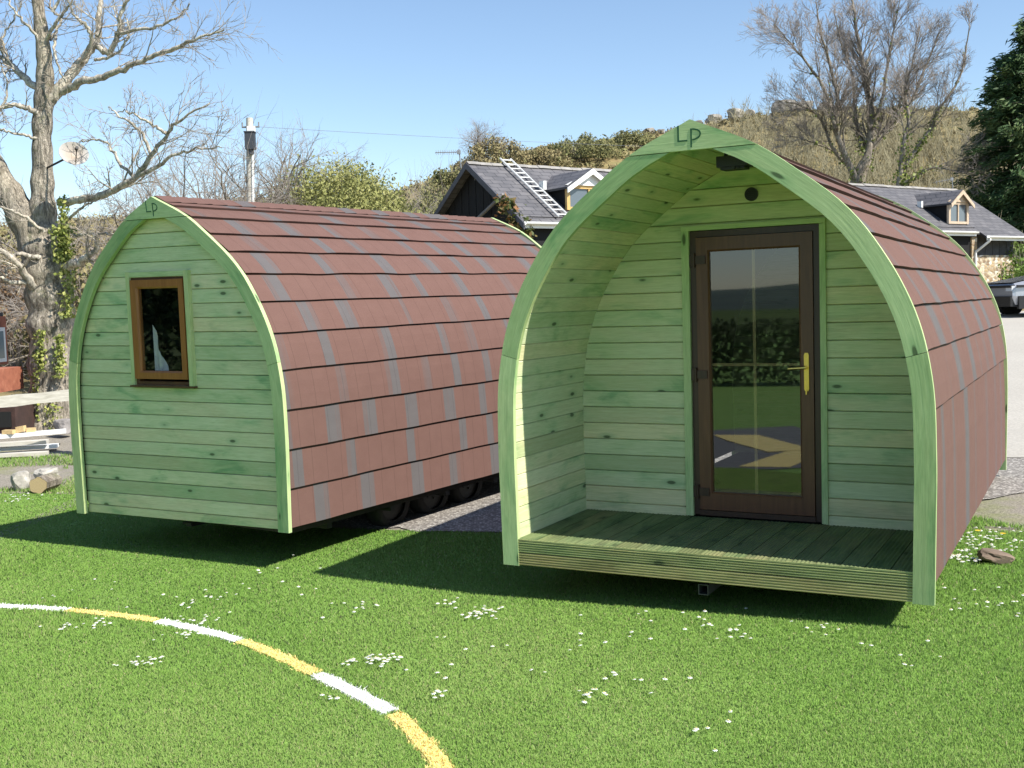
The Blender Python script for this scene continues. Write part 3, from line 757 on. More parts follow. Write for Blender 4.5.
for za, zb in zip(np.linspace(.09, inn[-1, 1]-.03, 14)[:-1], np.linspace(.09, inn[-1, 1]-.03, 14)[1:]):
    for s0, s1 in (((-1, None), (None, cut[0])), ((1, None), (cut[1], None))) if False else ():
        pass
# plain partition behind the cladding, with the doorway left open
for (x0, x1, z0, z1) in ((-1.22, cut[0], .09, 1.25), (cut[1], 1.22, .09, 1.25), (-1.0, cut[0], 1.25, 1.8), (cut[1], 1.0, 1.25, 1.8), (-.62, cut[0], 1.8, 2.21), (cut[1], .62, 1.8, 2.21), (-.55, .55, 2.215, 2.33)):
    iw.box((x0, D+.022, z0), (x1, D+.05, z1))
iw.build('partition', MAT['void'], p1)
cs = [0, .095, .19, .285, .38, .47, .553, .633, .71, .785, .86, .932, 1.0]
shingle_roof(p1, .034, L1-.018, [0, .30, .40, .48, .555, .625, .695, .765, .83, .89, .95, 1.0], 3, 1)
back_gable(p1, L1)
underframe(p1, L1, (2.3, 2.9), -.02, .235)
tt = MB()
for b in (((-.036, .10, -.038), (.028, .7, -.033)), ((-.036, .10, -.098), (.028, .7, -.093)), ((-.036, .10, -.093), (-.031, .7, -.038)), ((.023, .10, -.093), (.028, .7, -.038))): tt.box(*b)
tt.build('tow_tube', simple('worn_black_steel', (.10, .10, .10), .5, .5), p1)

# ---- the pod with the window
L2 = 4.825
p2 = pod_frame('camping_pod', 'green timber camping pod with a small brown window in its boarded end', (-2.8654, 9.0912, -1.8005+EYE), -33.9388, .4711, .0134)
arch('arch_board', 0, .036, p2)
WY = .062
inn = offset_profile(.09)
wc = (-.455, .245, 1.178, 2.105)
mb = MB(); boards(mb, WY, .004, inn[-1, 1]-.01, .1195, lambda z: halfw(inn, z)+.0, wc, phase=.35); mb.build('front_wall', MAT['green_board'], p2)
wn = MB(); wn.box((wc[0]-.05, WY-.02, wc[2]), (wc[0]-.002, WY+.02, wc[3]+.05), .8, grain=2); wn.box((wc[1]+.012, WY-.035, wc[2]), (wc[1]+.062, WY+.02, wc[3]+.05), .8, grain=2); wn.box((wc[0]-.002, WY-.02, wc[3]+.004), (wc[1]+.012, WY+.02, wc[3]+.048), .7)
wn.build('window_surround', MAT['green_trim'], p2)
wf = MB(); bev_frame(wf, wc[0], wc[1]+.01, wc[2], wc[3], WY-.004, WY+.06, .03, .03, .03, .03, .004)
win = wf.build('window', MAT['window_dark'], p2)
sa = MB(); bev_frame(sa, wc[0]+.012, wc[1]-.012, wc[2]+.055, wc[3]-.02, WY-.030, WY+.02, .072, .06, .055, .062, .014); sa.build('sash', MAT['window_wood'], win)
gg = MB(); gg.face([(wc[0]+.08, WY-.004, wc[2]+.105), (wc[1]-.07, WY-.004, wc[2]+.105), (wc[1]-.07, WY-.004, wc[3]-.08), (wc[0]+.08, WY-.004, wc[3]-.08)]); gg.build('glass_pane', MAT['glasspane'], win)
si = MB(); si.box((wc[0]-.05, WY-.04, wc[2]-.016), (wc[1]+.07, WY+.02, wc[2]-.002)); si.build('sill', MAT['window_dark'], win)
cu = MB()
cx0 = wc[0]+.13
for k in range(8):
    f0, f1 = k/8, (k+1)/8
    def cp(f, top): return (cx0+.17*f, WY+.09+.02*math.sin(f*9), wc[2]+.10 if not top else wc[2]+.10+.40*(1-f)**1.1+.02)
    cu.face([cp(f0, 0), cp(f1, 0), cp(f1, 1), cp(f0, 1)])
cu.build('curtain', MAT['white'], win)
iw = MB()
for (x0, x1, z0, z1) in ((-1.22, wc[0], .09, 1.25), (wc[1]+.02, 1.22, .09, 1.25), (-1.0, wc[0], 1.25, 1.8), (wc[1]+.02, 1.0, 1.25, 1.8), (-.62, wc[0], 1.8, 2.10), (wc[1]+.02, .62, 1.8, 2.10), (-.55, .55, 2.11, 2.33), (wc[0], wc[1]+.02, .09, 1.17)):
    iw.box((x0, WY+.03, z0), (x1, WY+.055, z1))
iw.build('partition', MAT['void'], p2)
shingle_roof(p2, .034, L2-.018, cs, 11)
back_gable(p2, L2)
underframe(p2, L2, (1.67, 2.27, 2.84), -.005, .245)
tt = MB(); tt.box((-.28, .35, -.09), (-.21, .9, -.03)); tt.box((-.30, .33, -.07), (-.19, .36, -.05)); tt.build('tow_tube', MAT['chassis'], p2)

# the windowed end stands a little out of square
for o in p2.children_recursive:
    if o.type != 'MESH' or o.name.split('.')[0] in ('chassis', 'floor', 'wheel', 'rim', 'rear_wall'): continue
    me = o.data; n = len(me.vertices); co = np.empty(n*3, np.float32); me.vertices.foreach_get('co', co); co = co.reshape(-1, 3)
    roofy = o.name.split('.')[0] in ('shingle_roof', 'ridge_cap')
    x, y, z = co[:, 0].copy(), co[:, 1].copy(), co[:, 2].copy(); wgt = np.clip(1-y/L2, 0, 1)
    co[:, 0] -= .055*np.clip((z-2.1)/.66, 0, 1)**1.3*wgt
    co[:, 2] += np.where((y < .2) & (not roofy), np.clip((x+1.343)/2.686, 0, 1.1)*(.072-.05*np.clip(z, 0, 2.2)), 0)
    me.vertices.foreach_set('co', co.ravel()); me.update()
# ------------------------------------------------------------------ the house behind
HA = R(56.5); ha = np.array([math.sin(HA), math.cos(HA), 0]); hn = np.array([math.cos(HA), -math.sin(HA), 0])
house = thing('house', 'long house behind the pods with a grey slate roof, black gable and two dormers', 'house')
HG = 1.0   # ground at the house
house.matrix_world = Matrix(((ha[0], hn[0], 0, -1.199), (ha[1], hn[1], 0, 35.0), (0, 0, 1, HG), (0, 0, 0, 1)))
RZ, EZ, SP, LA = 6.378-HG, 4.29-HG, 3.1, 25.2      # local: x along the ridge, y towards the camera
SL = (RZ-EZ)/SP
def roof_z(y): return RZ-SL*abs(y)
rf = MB()
XW = 22.35                                          # from here the roof runs further down
for sy, ext in ((1, SP), (-1, SP)):
    L_ = math.hypot(ext, RZ-EZ)
    for (xa, xb, e) in ((-.05, XW, ext), (XW, LA+.15, ext+(.28 if sy > 0 else 0))):
        z1 = roof_z(e); L_ = math.hypot(e, RZ-z1)
        for dz, flip in ((0, False), (-.10, True)):
            pts = [(xa, 0, RZ+dz), (xb, 0, RZ+dz), (xb, e*sy, z1+dz), (xa, e*sy, z1+dz)]
            uv = [(xa, L_), (xb, L_), (xb, 0), (xa, 0)]
            if (sy > 0) ^ flip: pts = pts[::-1]; uv = uv[::-1]
            rf.face(pts, uv)
        rf.face([(xa, e*sy, z1), (xb, e*sy, z1), (xb, e*sy, z1-.1), (xa, e*sy, z1-.1)][::sy])
        for xq in (xa, xb): rf.face([(xq, 0, RZ), (xq, 0, RZ-.1), (xq, e*sy, z1-.1), (xq, e*sy, z1)])
roof = rf.build('roof', MAT['slate'], house)
rd = MB()
for k in range(56):
    x0 = -.06+k*.453; dz = random.uniform(-.01, .012)
    for sy in (-1, 1):
        pts = [(x0, 0, RZ+.05+dz), (x0+.44, 0, RZ+.05+dz), (x0+.44, sy*.15, RZ-.055+dz), (x0, sy*.15, RZ-.055+dz)]
        rd.face(pts if sy < 0 else pts[::-1])
rd.build('ridge_tiles', simple('ridge_tile', (.27, .255, .235), .8, var=.25, scale=3), roof)
vb = MB()
for sy in (-1, 1):
    for xq in (-.09,):
        P_ = [(xq, 0, RZ+.02), (xq, sy*3.16, roof_z(3.16)+.02), (xq, sy*3.16, roof_z(3.16)-.17), (xq, 0, RZ-.19)]
        Q_ = [(x+.045, y, z) for x, y, z in P_]
        vb.face(P_ if sy > 0 else P_[::-1]); vb.face(Q_[::-1] if sy > 0 else Q_)
        for k in range(4): j = (k+1) % 4; vb.face([P_[k], Q_[k], Q_[j], P_[j]])
vb.build('bargeboard', simple('dark_grey_board', (.075, .075, .09), .6, var=.2, scale=3), house)
gw = MB()     # black boarded gable, set back, and long walls
n = 14; zz_ = np.linspace(0, 1, 2)
for k in range(26):
    y0, y1 = -2.85+k*5.7/26, -2.85+(k+1)*5.7/26
    gw.face([(.25+.012*(k % 2), y0, 0), (.25+.012*(k % 2), y1, 0), (.25+.012*(k % 2), y1, roof_z(y1)-.1), (.25+.012*(k % 2), y0, roof_z(y0)-.1)][::-1])
gw.build('gable_wall', MAT['blackboard'], house)
br_ = MB(); br_.cyl((.10, .35, RZ-1.75), (.14, 1.75, RZ-1.15), .055, n=8); br_.cyl((.10, -2.2, RZ-1.52), (.10, .35, RZ-1.75), .02, n=6); br_.cyl((.15, .15, RZ-.2), (.15, .15, RZ-.55), .02, n=6)
br_.build('gable_brace', simple('grey_timber', (.20, .19, .19), .8, var=.2), house)
wl = MB(); wl.box((.25, 2.70, 0), (22.35, 2.85, EZ+.2)); wl.box((.25, -2.85, 0), (LA-.1, -2.7, EZ+.2)); wl.box((LA-.25, -2.7, 0), (LA-.1, 2.6, EZ+.3))
wl.build('wall', MAT['blackboard'], house)
sw = MB(); sw.box((22.40, 2.62, -.6), (25.15, 2.86, 2.37)); sw.box((22.05, 2.855, 1.9), (22.40, 2.93, 3.1)); sw.build('stone_wall', MAT['stone'], house)
bb = MB()
for k in range(11): bb.box((22.40+k*.25, 2.70, 2.372), (22.64+k*.25, 2.80+.01*(k % 2), EZ+.1))
bb.build('boarding', MAT['darkboard'], house)
gt = MB()
def gutter(x0, x1, y, z, mb):
    n = 7; pr = [(y+.065-.065*math.cos(a), z-.07*math.sin(a)) for a in np.linspace(0, math.pi, n)]
    for (ya, za), (yb, zb) in zip(pr[:-1], pr[1:]):
        mb.face([(x0, ya, za), (x1, ya, za), (x1, yb, zb), (x0, yb, zb)]); mb.face([(x0, ya+.004, za+.006), (x0, yb, zb+.006), (x1, yb, zb+.006), (x1, ya+.004, za+.006)])
    mb.box((x0, y-.025, z-.16), (x1, y-.003, z+.03))
gutter(-.05, XW-.3, SP+.03, EZ-.01, gt)
gt.build('gutter', MAT['white'], house)
gt = MB(); ez2 = roof_z(SP+.28); gutter(XW, LA+.15, SP+.31, ez2-.01, gt)
gt.build('gutter', MAT['white'], house)
dp = MB(); dp.cyl((XW+.12, SP+.36, ez2-.05), (XW+.12, SP+.36, ez2-.18), .05, n=8); dp.cyl((XW+.12, SP+.36, ez2-.18), (XW-.12, 2.98, ez2-.62), .05, n=8); dp.cyl((XW-.12, 2.98, ez2-.62), (XW-.12, 2.98, -.6), .05, n=8)
dp.build('downpipe', MAT['white'], house)

def dormer(cx, hwid, az_, ez_, yf, posts, gable, name_post):
    """a little gabled dormer growing out of the slope; its front stands at yf"""
    d = MB(); zb = roof_z(yf); yb_a = (RZ-az_)/SL; yb_e = (RZ-ez_)/SL
    root = bpy.data.objects.new('dormer', None); COL.objects.link(root); root.parent = house
    for sx in (-1, 1):
        d = MB()
        x = cx+sx*(hwid-.10)
        q = [(x, yf, zb-.05), (x, yf, ez_+.05), (x, yb_e-.1, ez_+.05)]
        d.face(q if sx < 0 else q[::-1]); d.face([(p[0]-sx*.06, p[1], p[2]) for p in (q[::-1] if sx < 0 else q)])
        d.build('cheek', MAT['blackboard'], root)
    r = MB()
    for sx in (-1, 1):
        q = [(cx, yf+.22, az_), (cx, yb_a-.15, az_), (cx+sx*(hwid+.06), yb_e-.25, ez_-.03), (cx+sx*(hwid+.06), yf+.22, ez_-.03)]
        L_ = math.hypot(hwid, az_-ez_); uv = [(0, L_), (2, L_), (2, 0), (0, 0)]
        if sx > 0: q = q[::-1]; uv = uv[::-1]
        r.face(q, uv); q2 = [(p[0], p[1], p[2]-.07) for p in q][::-1]; r.face(q2, uv[::-1])
        for k in (3, 2) if False else range(4):
            j = (k+1) % 4; r.face([q[k], q[j], (q[j][0], q[j][1], q[j][2]-.07), (q[k][0], q[k][1], q[k][2]-.07)])
    r.build('dormer_roof', MAT['slate'], root)
    g = MB()
    zt = ez_+.04
    g.extrude([(cx-hwid+.0, zt), (cx, az_-.10), (cx+hwid-.0, zt)][::-1], yf+.02, yf+.10)
    for sx in (-1, 1):
        q = [(cx, az_-.02), (cx+sx*(hwid+.07), ez_-.07), (cx+sx*(hwid+.07), ez_-.22), (cx, az_-.19)]
        g.extrude(q if sx < 0 else q[::-1], yf+.225, yf+.262)
    g.build('dormer_gable', gable, root)
    w_ = MB()
    zs_ = zb+.12
    for xa in (cx-hwid+.04, cx+hwid-.16): w_.box((xa, yf-.04, zs_-.1), (xa+.12, yf+.06, zt))
    w_.box((cx-hwid+.16, yf-.03, zs_-.1), (cx+hwid-.16, yf+.05, zs_)); w_.box((cx-hwid+.16, yf-.03, zt-.1), (cx+hwid-.16, yf+.05, zt)); w_.box((cx-.03, yf-.03, zs_), (cx+.03, yf+.04, zt-.1))
    win = w_.build('window', posts, root)
    p = MB(); p.box((cx-hwid+.16, yf-.015, zs_), (cx+hwid-.16, yf-.005, zt-.1)); p.build('pane', simple('dim_glass', (.10, .12, .14), .08, spec=.9), win)
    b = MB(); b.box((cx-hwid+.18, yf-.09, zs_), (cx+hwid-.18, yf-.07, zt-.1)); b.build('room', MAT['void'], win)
    return root, win, zs_, zt
dormer(2.87, .92, 6.04-HG, 5.47-HG, 2.45, MAT['yellow_timber'], MAT['white'], 'post')
fl = MB(); fl.box((1.75, 1.38, 5.45-HG), (1.86, 1.62, 5.72-HG)); fl.build('lead_flashing', MAT['white'], house)
r2, win2, zs_, zt = dormer(21.55, .70, 6.0-HG, 5.47-HG, 2.62, MAT['orange_timber'], MAT['orange_timber'], 'post')
fl = MB(); fl.box((20.62, 1.40, 5.36-HG), (20.72, 1.60, 5.62-HG)); fl.build('lead_flashing', MAT['white'], house)
cn = MB()
for xa in (21.05, 21.62):
    for k in range(4): cn.box((xa+k*.1, 2.56+.015*(k % 2), zs_), (xa+k*.1+.1, 2.575+.015*(k % 2), zt-.1))
cn.build('curtain', MAT['white'], win2)
iv = []
for k in range(420):
    t_ = random.random(); y = 2.0+1.15*t_; iv.append((-.12+random.gauss(0, .10)+.25*t_, y+random.gauss(0, .10), roof_z(y)-.05+random.gauss(0, .16)-(.5*random.random() if t_ > .4 else 0)))
V, F = leaves(rng, np.array(iv), .06); 
ivy_o = npmesh('roof_ivy', V, F, leafmat('dry_ivy', [(0, (.06, .09, .02)), (.5, (.14, .15, .05)), (1, (.36, .18, .09))]), None, rng.random(len(F)))
ivy_o.matrix_world = house.matrix_world.copy(); tag(ivy_o, 'ivy with brown leaves climbing the corner of the slate roof', 'ivy')

lad = MB()
def lp_(s_, u_): # along slope, across
    y = s_*math.cos(math.atan(SL)); return (1.50+u_, y-.10*math.sin(math.atan(SL))*-1, RZ-SL*y+.10)
for u0 in (-.20, .20):
    A, B = np.array(lp_(-.22, u0)), np.array(lp_(3.55, u0))
    lad.cyl(A, B, .033, n=6)
for k in range(13):
    s_ = -.12+k*.295; lad.cyl(lp_(s_, -.2), lp_(s_, .2), .024, n=6)
lo = lad.build('roof_ladder', simple('aluminium_ladder', (.62, .62, .60), .5, .2, var=.1), None)
lo.matrix_world = house.matrix_world.copy(); tag(lo, 'pale roof ladder hooked over the ridge of the slate roof', 'ladder')

def aerial(base, top, boom, nel, label, fw_):
    root = thing('tv_aerial', label, 'aerial', base)
    m = MB(); m.cyl((0, 0, 0), tuple(np.array(top)-base), .022, n=6); m.build('mast', MAT['steel'], root)
    b = MB(); t0 = np.array(top)-base+np.array([0, 0, -.1]); t1 = t0+np.array(boom); b.cyl(t0, t1, .011, n=6)
    d = unit(boom); s = unit(np.cross(d, (0, 0, 1)))
    for k in range(nel):
        q = t0+(t1-t0)*(k+.5)/nel; b.cyl(q-s*fw_, q+s*fw_, .006, n=5); b.cyl(q-np.array([0, 0, fw_*.5]), q+np.array([0, 0, fw_*.5]), .008, n=5)
    b.box(tuple(t0+np.array([-.07, -.05, -.06])), tuple(t0+np.array([.05, .05, .06])))
    b.build('elements', MAT['steel'], root)
aerial(at(461, 168, 36.2), at(459, 149, 36.2), at(435, 150.5, 36.0)-at(459, 150, 36.2), 11, 'small tv aerial on a mast by the black gable', .16)
aerial(at(953, 192, 49.5), at(952, 177, 49.5), at(935, 185, 49)-at(952, 182, 49.5), 6, 'tv aerial standing above the farther dormer', .2)

# ------------------------------------------------------------------ utility pole and its wires
YP = 38
pole = thing('utility_pole', 'pale wooden utility pole carrying a dark transformer box', 'utility pole', tuple(at(250, 300, YP)*np.array([1, 1, 0])+np.array([0, 0, float(zg(at(250, 300, YP)[0], YP))])))
pb = np.array(pole.location)
m = MB(); m.cyl((0, 0, -.3), tuple(at(249.5, 118, YP)-pb), .15, .115, n=12); m.build('post', MAT['weathered'], pole)
m = MB(); m.cyl(tuple(at(253.4, 300, YP-.1)-pb), tuple(at(252.6, 150, YP-.1)-pb), .05, n=8); m.build('conduit', MAT['white'], pole)
a, b = at(246.5, 150, YP-.22)-pb, at(255, 133, YP-.22)-pb
m = MB(); m.box((a[0], a[1]-.22, a[2]), (b[0], a[1]+.08, b[2])); m.box((a[0]-.02, a[1]-.24, b[2]), (b[0]+.02, a[1]+.1, b[2]+.04)); m.cyl(((a[0]+b[0])/2, a[1]-.07, a[2]-.16), ((a[0]+b[0])/2, a[1]-.07, a[2]), .11, n=10)
m.build('transformer', simple('dark_grey_steel', (.055, .06, .07), .6, .2, var=.2), pole)
m = MB(); q = at(251, 129.5, YP-.2)-pb; m.box((q[0]-.13, q[1]-.05, q[2]-.1), (q[0]+.13, q[1]+.1, q[2]+.11)); m.build('insulator_block', MAT['white'], pole)
m = MB(); q = at(250, 127, YP)-pb; m.cyl(q+np.array([-.28, 0, 0]), q+np.array([.32, 0, 0]), .03, n=6)
for xx in (-.26, .3): m.cyl(q+np.array([xx, 0, 0]), q+np.array([xx, 0, .16]), .03, n=6)
m.build('crossarm', MAT['steel'], pole)
def wire(a, b, sag, label, r=.011):
    t_ = np.linspace(0, 1, 24)[:, None]; P = a+(b-a)*t_; P[:, 2] -= sag*4*(t_*(1-t_))[:, 0]
    tb = Tubes(); tb.add(P, np.full(24, r), 4); o = tb.build('overhead_wire', simple('grey_cable', (.18, .19, .22), .7)); tag(o, label, 'wire'); return o
wire(at(253, 126.5, YP), at(760, 149, 84), .15, 'thin overhead wire running from the pole towards the hill', .007)
wire(at(253, 129, YP), at(335, 180, 56), .2, 'faint wire dropping from the pole to the bushes', .006)

# ------------------------------------------------------------------ trees
def px_path(pts, Y0, dep=None):
    return np.array([at(p[0], p[1], Y0+(p[2] if len(p) > 2 else 0)) for p in pts])
TY = 18.8; PXM = TY/FPX
tree = thing('old_tree', 'big gnarled bare tree with ivy on its pale trunk beside the windowed pod', 'tree', tuple(at(50, 420, TY)))
tb_ = np.array(tree.location); tree.location.z = float(zg(tb_[0], TY)); tb_ = np.array(tree.location)
TR = Tubes()
def limb(tb, pts, r0, r1, n=None, sides=8, wob=.0, power=1.0):
    r0 *= .86; r1 *= .7
    P = px_path(pts, TY)-tb_; n = n or len(pts)*5; S = spline(P, n)
    S[1:-1] += rng.normal(0, wob, (n-2, 3)); t_ = np.linspace(0, 1, n)**power; rr = (r0+(r1-r0)*t_)*PXM*(1+rng.normal(0, .025, n)); tb.add(S, rr, sides); return S, rr
def trunk(tb, pts, sides=18):
    P = px_path([p[:2] for p in pts], TY)-tb_; n = len(pts)*6; S = spline(P, n); rr = np.interp(np.linspace(0, len(pts)-1, n), np.arange(len(pts)), [p[2] for p in pts])*PXM*.92
    rr = rr*(1+.06*np.sin(np.arange(n)*1.1)+rng.normal(0, .025, n)); tb.add(S, rr, sides)
trunk(TR, [(50, 450, 34), (50, 430, 27), (52, 400, 24), (52, 360, 23.5), (51, 320, 24), (49, 290, 25), (46, 262, 26), (44, 240, 22), (43, 220, 15), (42.5, 190, 12), (42.5, 160, 10.5), (42, 130, 10), (44, 100, 10.5), (45, 75, 9), (43.5, 50, 7.5), (40, 20, 6.5), (36, -15, 5.5), (33, -60, 3.5), (28, -110, 1.5)])
trunk(TR, [(50, 285, 17), (38, 245, 20), (22, 215, 17), (4, 185, 13.5), (-12, 155, 11), (-35, 115, 9), (-60, 70, 6), (-80, 10, 3)], 14)
trunk(TR, [(58, 300, 7), (66, 312, 10), (60, 340, 7)], 10)
TR.build('trunk', MAT['oak_bark'], tree)
LB = Tubes(); TW = Tubes()
limbs = [
 ([(46, 108), (58, 90), (72, 72, .1), (88, 53, .2), (98, 36, .3), (99, 12, .4), (104, -12, .5), (112, -40, .6)], 7.5, 1.6),
 ([(62, 92), (80, 83, -.2), (104, 77, -.4), (128, 68, -.6), (152, 56, -.8), (178, 47, -1), (203, 36, -1.2), (224, 30, -1.3)], 5, 1.0),
 ([(96, 45, .2), (110, 52, .1), (118, 34, 0), (122, 12, -.1), (133, -10, -.2), (150, -40, -.3)], 4, 1.2),
 ([(116, 33, 0), (135, 30, -.3), (158, 26, -.5), (182, 14, -.7), (190, 4, -.8)], 2.4, .7),
 ([(80, 63, .1), (92, 40, -.1), (84, 24, -.2), (72, 12, -.2), (66, -6, -.2)], 3, 1.0),
 ([(95, 60, .1), (113, 55, 0), (126, 42, -.1), (129, 28, -.1), (124, 14, 0)], 2, .7),
 ([(60, 202, -.1), (84, 200, -.4), (110, 192, -.7), (134, 178, -1.0), (150, 158, -1.2), (165, 136, -1.4), (182, 119, -1.6), (210, 103, -1.8)], 5.2, .9),
 ([(132, 180, -1), (153, 170, -1.2), (173, 156, -1.4), (196, 149, -1.5), (222, 148, -1.6)], 2.8, .7),
 ([(152, 156, -1.2), (142, 134, -1.2), (124, 119, -1.2), (108, 107, -1.1)], 2.2, .7),
 ([(166, 134, -1.4), (152, 124, -1.5), (130, 112, -1.5), (118, 112, -1.5)], 2, .6),
 ([(134, 178, -1), (118, 160, -.8), (106, 142, -.7), (92, 140, -.6), (82, 142, -.5)], 2.0, .8),
 ([(48, 92, 0), (30, 83, .2), (14, 68, .4), (0, 57, .5), (-25, 44, .7), (-50, 20, .9)], 5, 1.5),
 ([(20, 74, .3), (8, 58, .4), (3, 40, .4), (12, 22, .5), (22, 6, .5)], 2, .8),
 ([(38, 113, -.1), (26, 108, -.2), (14, 105, -.3), (-4, 108, -.4), (-25, 98, -.5)], 3.8, 1.4),
 ([(38, 139, -.1), (22, 135, -.2), (4, 131, -.3), (-14, 126, -.3)], 2, .9),
 ([(46, 60, 0), (36, 36, -.1), (22, 20, -.2), (10, 4, -.2), (0, -16, -.2)], 2.2, .8),
 ([(44, 45, 0), (54, 25, -.2), (68, 8, -.3), (80, -15, -.4)], 2.6, .9),
 ([(50, 40, .1), (60, 20, .3), (50, 5, .3), (56, -20, .4)], 2.0, .8),
 ([(56, 36, .1), (54, 48, -.3), (58, 68, -.4), (66, 82, -.4)], 1.8, 1.2),
 ([(64, 266, -.3), (78, 262, -.5), (88, 256, -.6), (96, 248, -.7), (98, 240, -.8)], 6, 1.8),
 ([(74, 236, -.2), (92, 234, -.5), (114, 234, -.7)], 2.3, 1.2),
 ([(66, 222, -.2), (84, 206, -.5), (98, 200, -.6)], 2, .8),
 ([(36, 292, -.3), (24, 272, -.5), (12, 258, -.7), (-6, 248, -.8), (-24, 250, -.9)], 5, 2),
 ([(34, 280, -.3), (18, 283, -.5), (0, 278, -.6), (-18, 270, -.7)], 3.5, 1.5),
 ([(44, 232, -.4), (26, 218, -.6), (10, 210, -.7), (-10, 203, -.8)], 2.2, 1.2),
 ([(40, 258, -.4), (18, 254, -.5), (10, 262, -.5), (6, 276, -.6)], 3, 1.2),
 ([(4, 170, .2), (-6, 130, .3), (8, 92, .3), (0, 60, .4)], 2.4, .8),
 ([(52, 12, -.2), (64, -8, -.2), (70, -30, -.2)], 2, .8),
]
prm_l = dict(levels=2, kids=[4, 3], wig=.13, up=.05, t0=.2, ang=(22, 52), len=(.45, .72), rr=.55, min_r=.0045, twig_r=.011, seg=4)
for pts, r0, r1 in limbs:
    S, rr = limb(LB, pts, r0, r1, wob=.012, sides=7)
    total = np.linalg.norm(np.diff(S, axis=0), axis=1).sum(); nk = int(4+total*4.2)
    for k in range(nk):
        i = int(rng.uniform(.28, .985)*(len(S)-2)); ax = unit(S[i+1]-S[i]); s_ = unit(np.cross(ax, rng.normal(0, 1, 3))); ang = R(rng.uniform(30, 65))
        grow(LB, TW, rng, S[i], ax*math.cos(ang)+s_*math.sin(ang)+np.array([0, 0, .15]), rng.uniform(.25, .85)*(.5+min(1, total/3)*.6), max(.006, min(.02, rr[i]*.36)), 0, prm_l)
LB.build('limb', MAT['pale_limb'], tree); TW.build('twigs', MAT['twig_pale'], tree)
# ivy on the trunk
cl = []
def ivy_patch(x0, x1, y0, y1, n, dy=-.42):
    for k in range(n):
        px = random.gauss((x0+x1)/2, (x1-x0)/4); py = random.uniform(y0, y1); off = (px-51)/25; dep = dy*math.sqrt(max(.06, 1-min(1, off*off)))
        cl.append(at(px, py, TY+dep+random.gauss(-.03, .05))-tb_)
ivy_patch(54, 74, 225, 262, 850); ivy_patch(58, 68, 195, 228, 130); ivy_patch(60, 78, 262, 318, 420); ivy_patch(54, 66, 335, 378, 300); ivy_patch(34, 46, 330, 372, 220); ivy_patch(30, 40, 352, 420, 160); ivy_patch(44, 62, 395, 435, 90)
V, F = leaves(rng, np.array(cl), .030, elong=1.1); npmesh('ivy', V, F, MAT['ivy'], tree, rng.random(len(F)))
# satellite dish on the trunk
dc = at(74, 153, 18.1); dish = thing('satellite_dish', 'white satellite dish stained brown hanging beside the tree trunk', 'satellite dish', tuple(dc))
ax = unit(np.array([.50, -.72, .30])); u_ = unit(np.cross(ax, (0, 0, 1))); v_ = np.cross(u_, ax)
t = NT('stained_dish'); nn_ = t.noise(t.obj(), 5, 4, .6); sp_ = t.n('VectorMath', operation='LENGTH', i_0=t.obj()).outputs['Value']
t.col(t.mix(t.math('MULTIPLY', t.ramp(sp_, [(.06, (1, 1, 1)), (.21, (0, 0, 0))]), t.math('MULTIPLY', nn_, 1.6, True)), (.42, .40, .37), (.24, .165, .105))); t.set(Roughness=.5)
mb = MB(); NRr, NTt = 7, 28
def dp_(i, k, b=0): r = .235*i/NRr; a = 2*math.pi*k/NTt; return tuple(u_*r*math.cos(a)+v_*r*.86*math.sin(a)+ax*(r*r*.95-.05-b))
for i in range(NRr):
    for k in range(NTt):
        mb.face([dp_(i, k), dp_(i+1, k), dp_(i+1, k+1), dp_(i, k+1)]); mb.face([dp_(i, k+1, .012), dp_(i+1, k+1, .012), dp_(i+1, k, .012), dp_(i, k, .012)])
for k in range(NTt): mb.face([dp_(NRr, k), dp_(NRr, k, .012), dp_(NRr, k+1, .012), dp_(NRr, k+1)])
mb.build('dish', t.m, dish, smooth=False)
mb = MB(); fp = u_*.02-v_*.05+ax*.26; mb.cyl(tuple(-v_*.2+ax*(-.0)), tuple(fp), .010, n=6); mb.cyl(tuple(fp-ax*.03), tuple(fp+ax*.04), .026, n=10); mb.build('receiver_arm', MAT['chassis'], dish)
mb = MB(); mb.cyl(tuple(-ax*.055), tuple(at(47, 168, 18.7)-dc), .018, n=6); mb.cyl(tuple(-ax*.06), tuple(-ax*.05), .05, n=10); mb.build('bracket', MAT['chassis'], dish)

def bare_tree(name, label, base, H, prm, nst, spread, r0, mats, seed, ivy=0, cat='bare tree', lean=(0, 0), stem_h=None, group=None):
    g = np.random.default_rng(seed); root = thing(name, label, cat, tuple(base), group=group); tb, tw = Tubes(), Tubes(); stems = []
    for k in range(nst):
        a = 2*math.pi*(k+g.random()*.5)/max(1, nst); sp = spread*g.uniform(.5, 1.1) if nst > 1 else 0
        d = np.array([math.cos(a)*sp+lean[0], math.sin(a)*sp*.8+lean[1], 1.]); L = H*g.uniform(.5, .68)
        p0 = np.array([math.cos(a)*r0*.8, math.sin(a)*r0*.8, -.3]) if nst > 1 else np.array([0, 0, -.3])
        grow(tb, tw, g, p0, d, L, r0*g.uniform(.7, 1.0), 0, prm); stems.append((p0, d))
    tb.build('trunk', mats[0], root); tw.build('crown', mats[1], root)
    if ivy:
        P = []
        for p0, d in stems:
            for q in range(ivy): t_ = g.random()**1.2*H*.32; P.append(p0+unit(d)*t_+g.normal(0, r0*.75, 3))
        V, F = leaves(g, np.array(P), .075, elong=1.1); npmesh('ivy', V, F, MAT['ivy'], root, g.random(len(F))*.85)
    return root
def gp(px, Y):
    q = at(px, 300, Y); return (q[0], q[1], float(zg(q[0], q[1])))
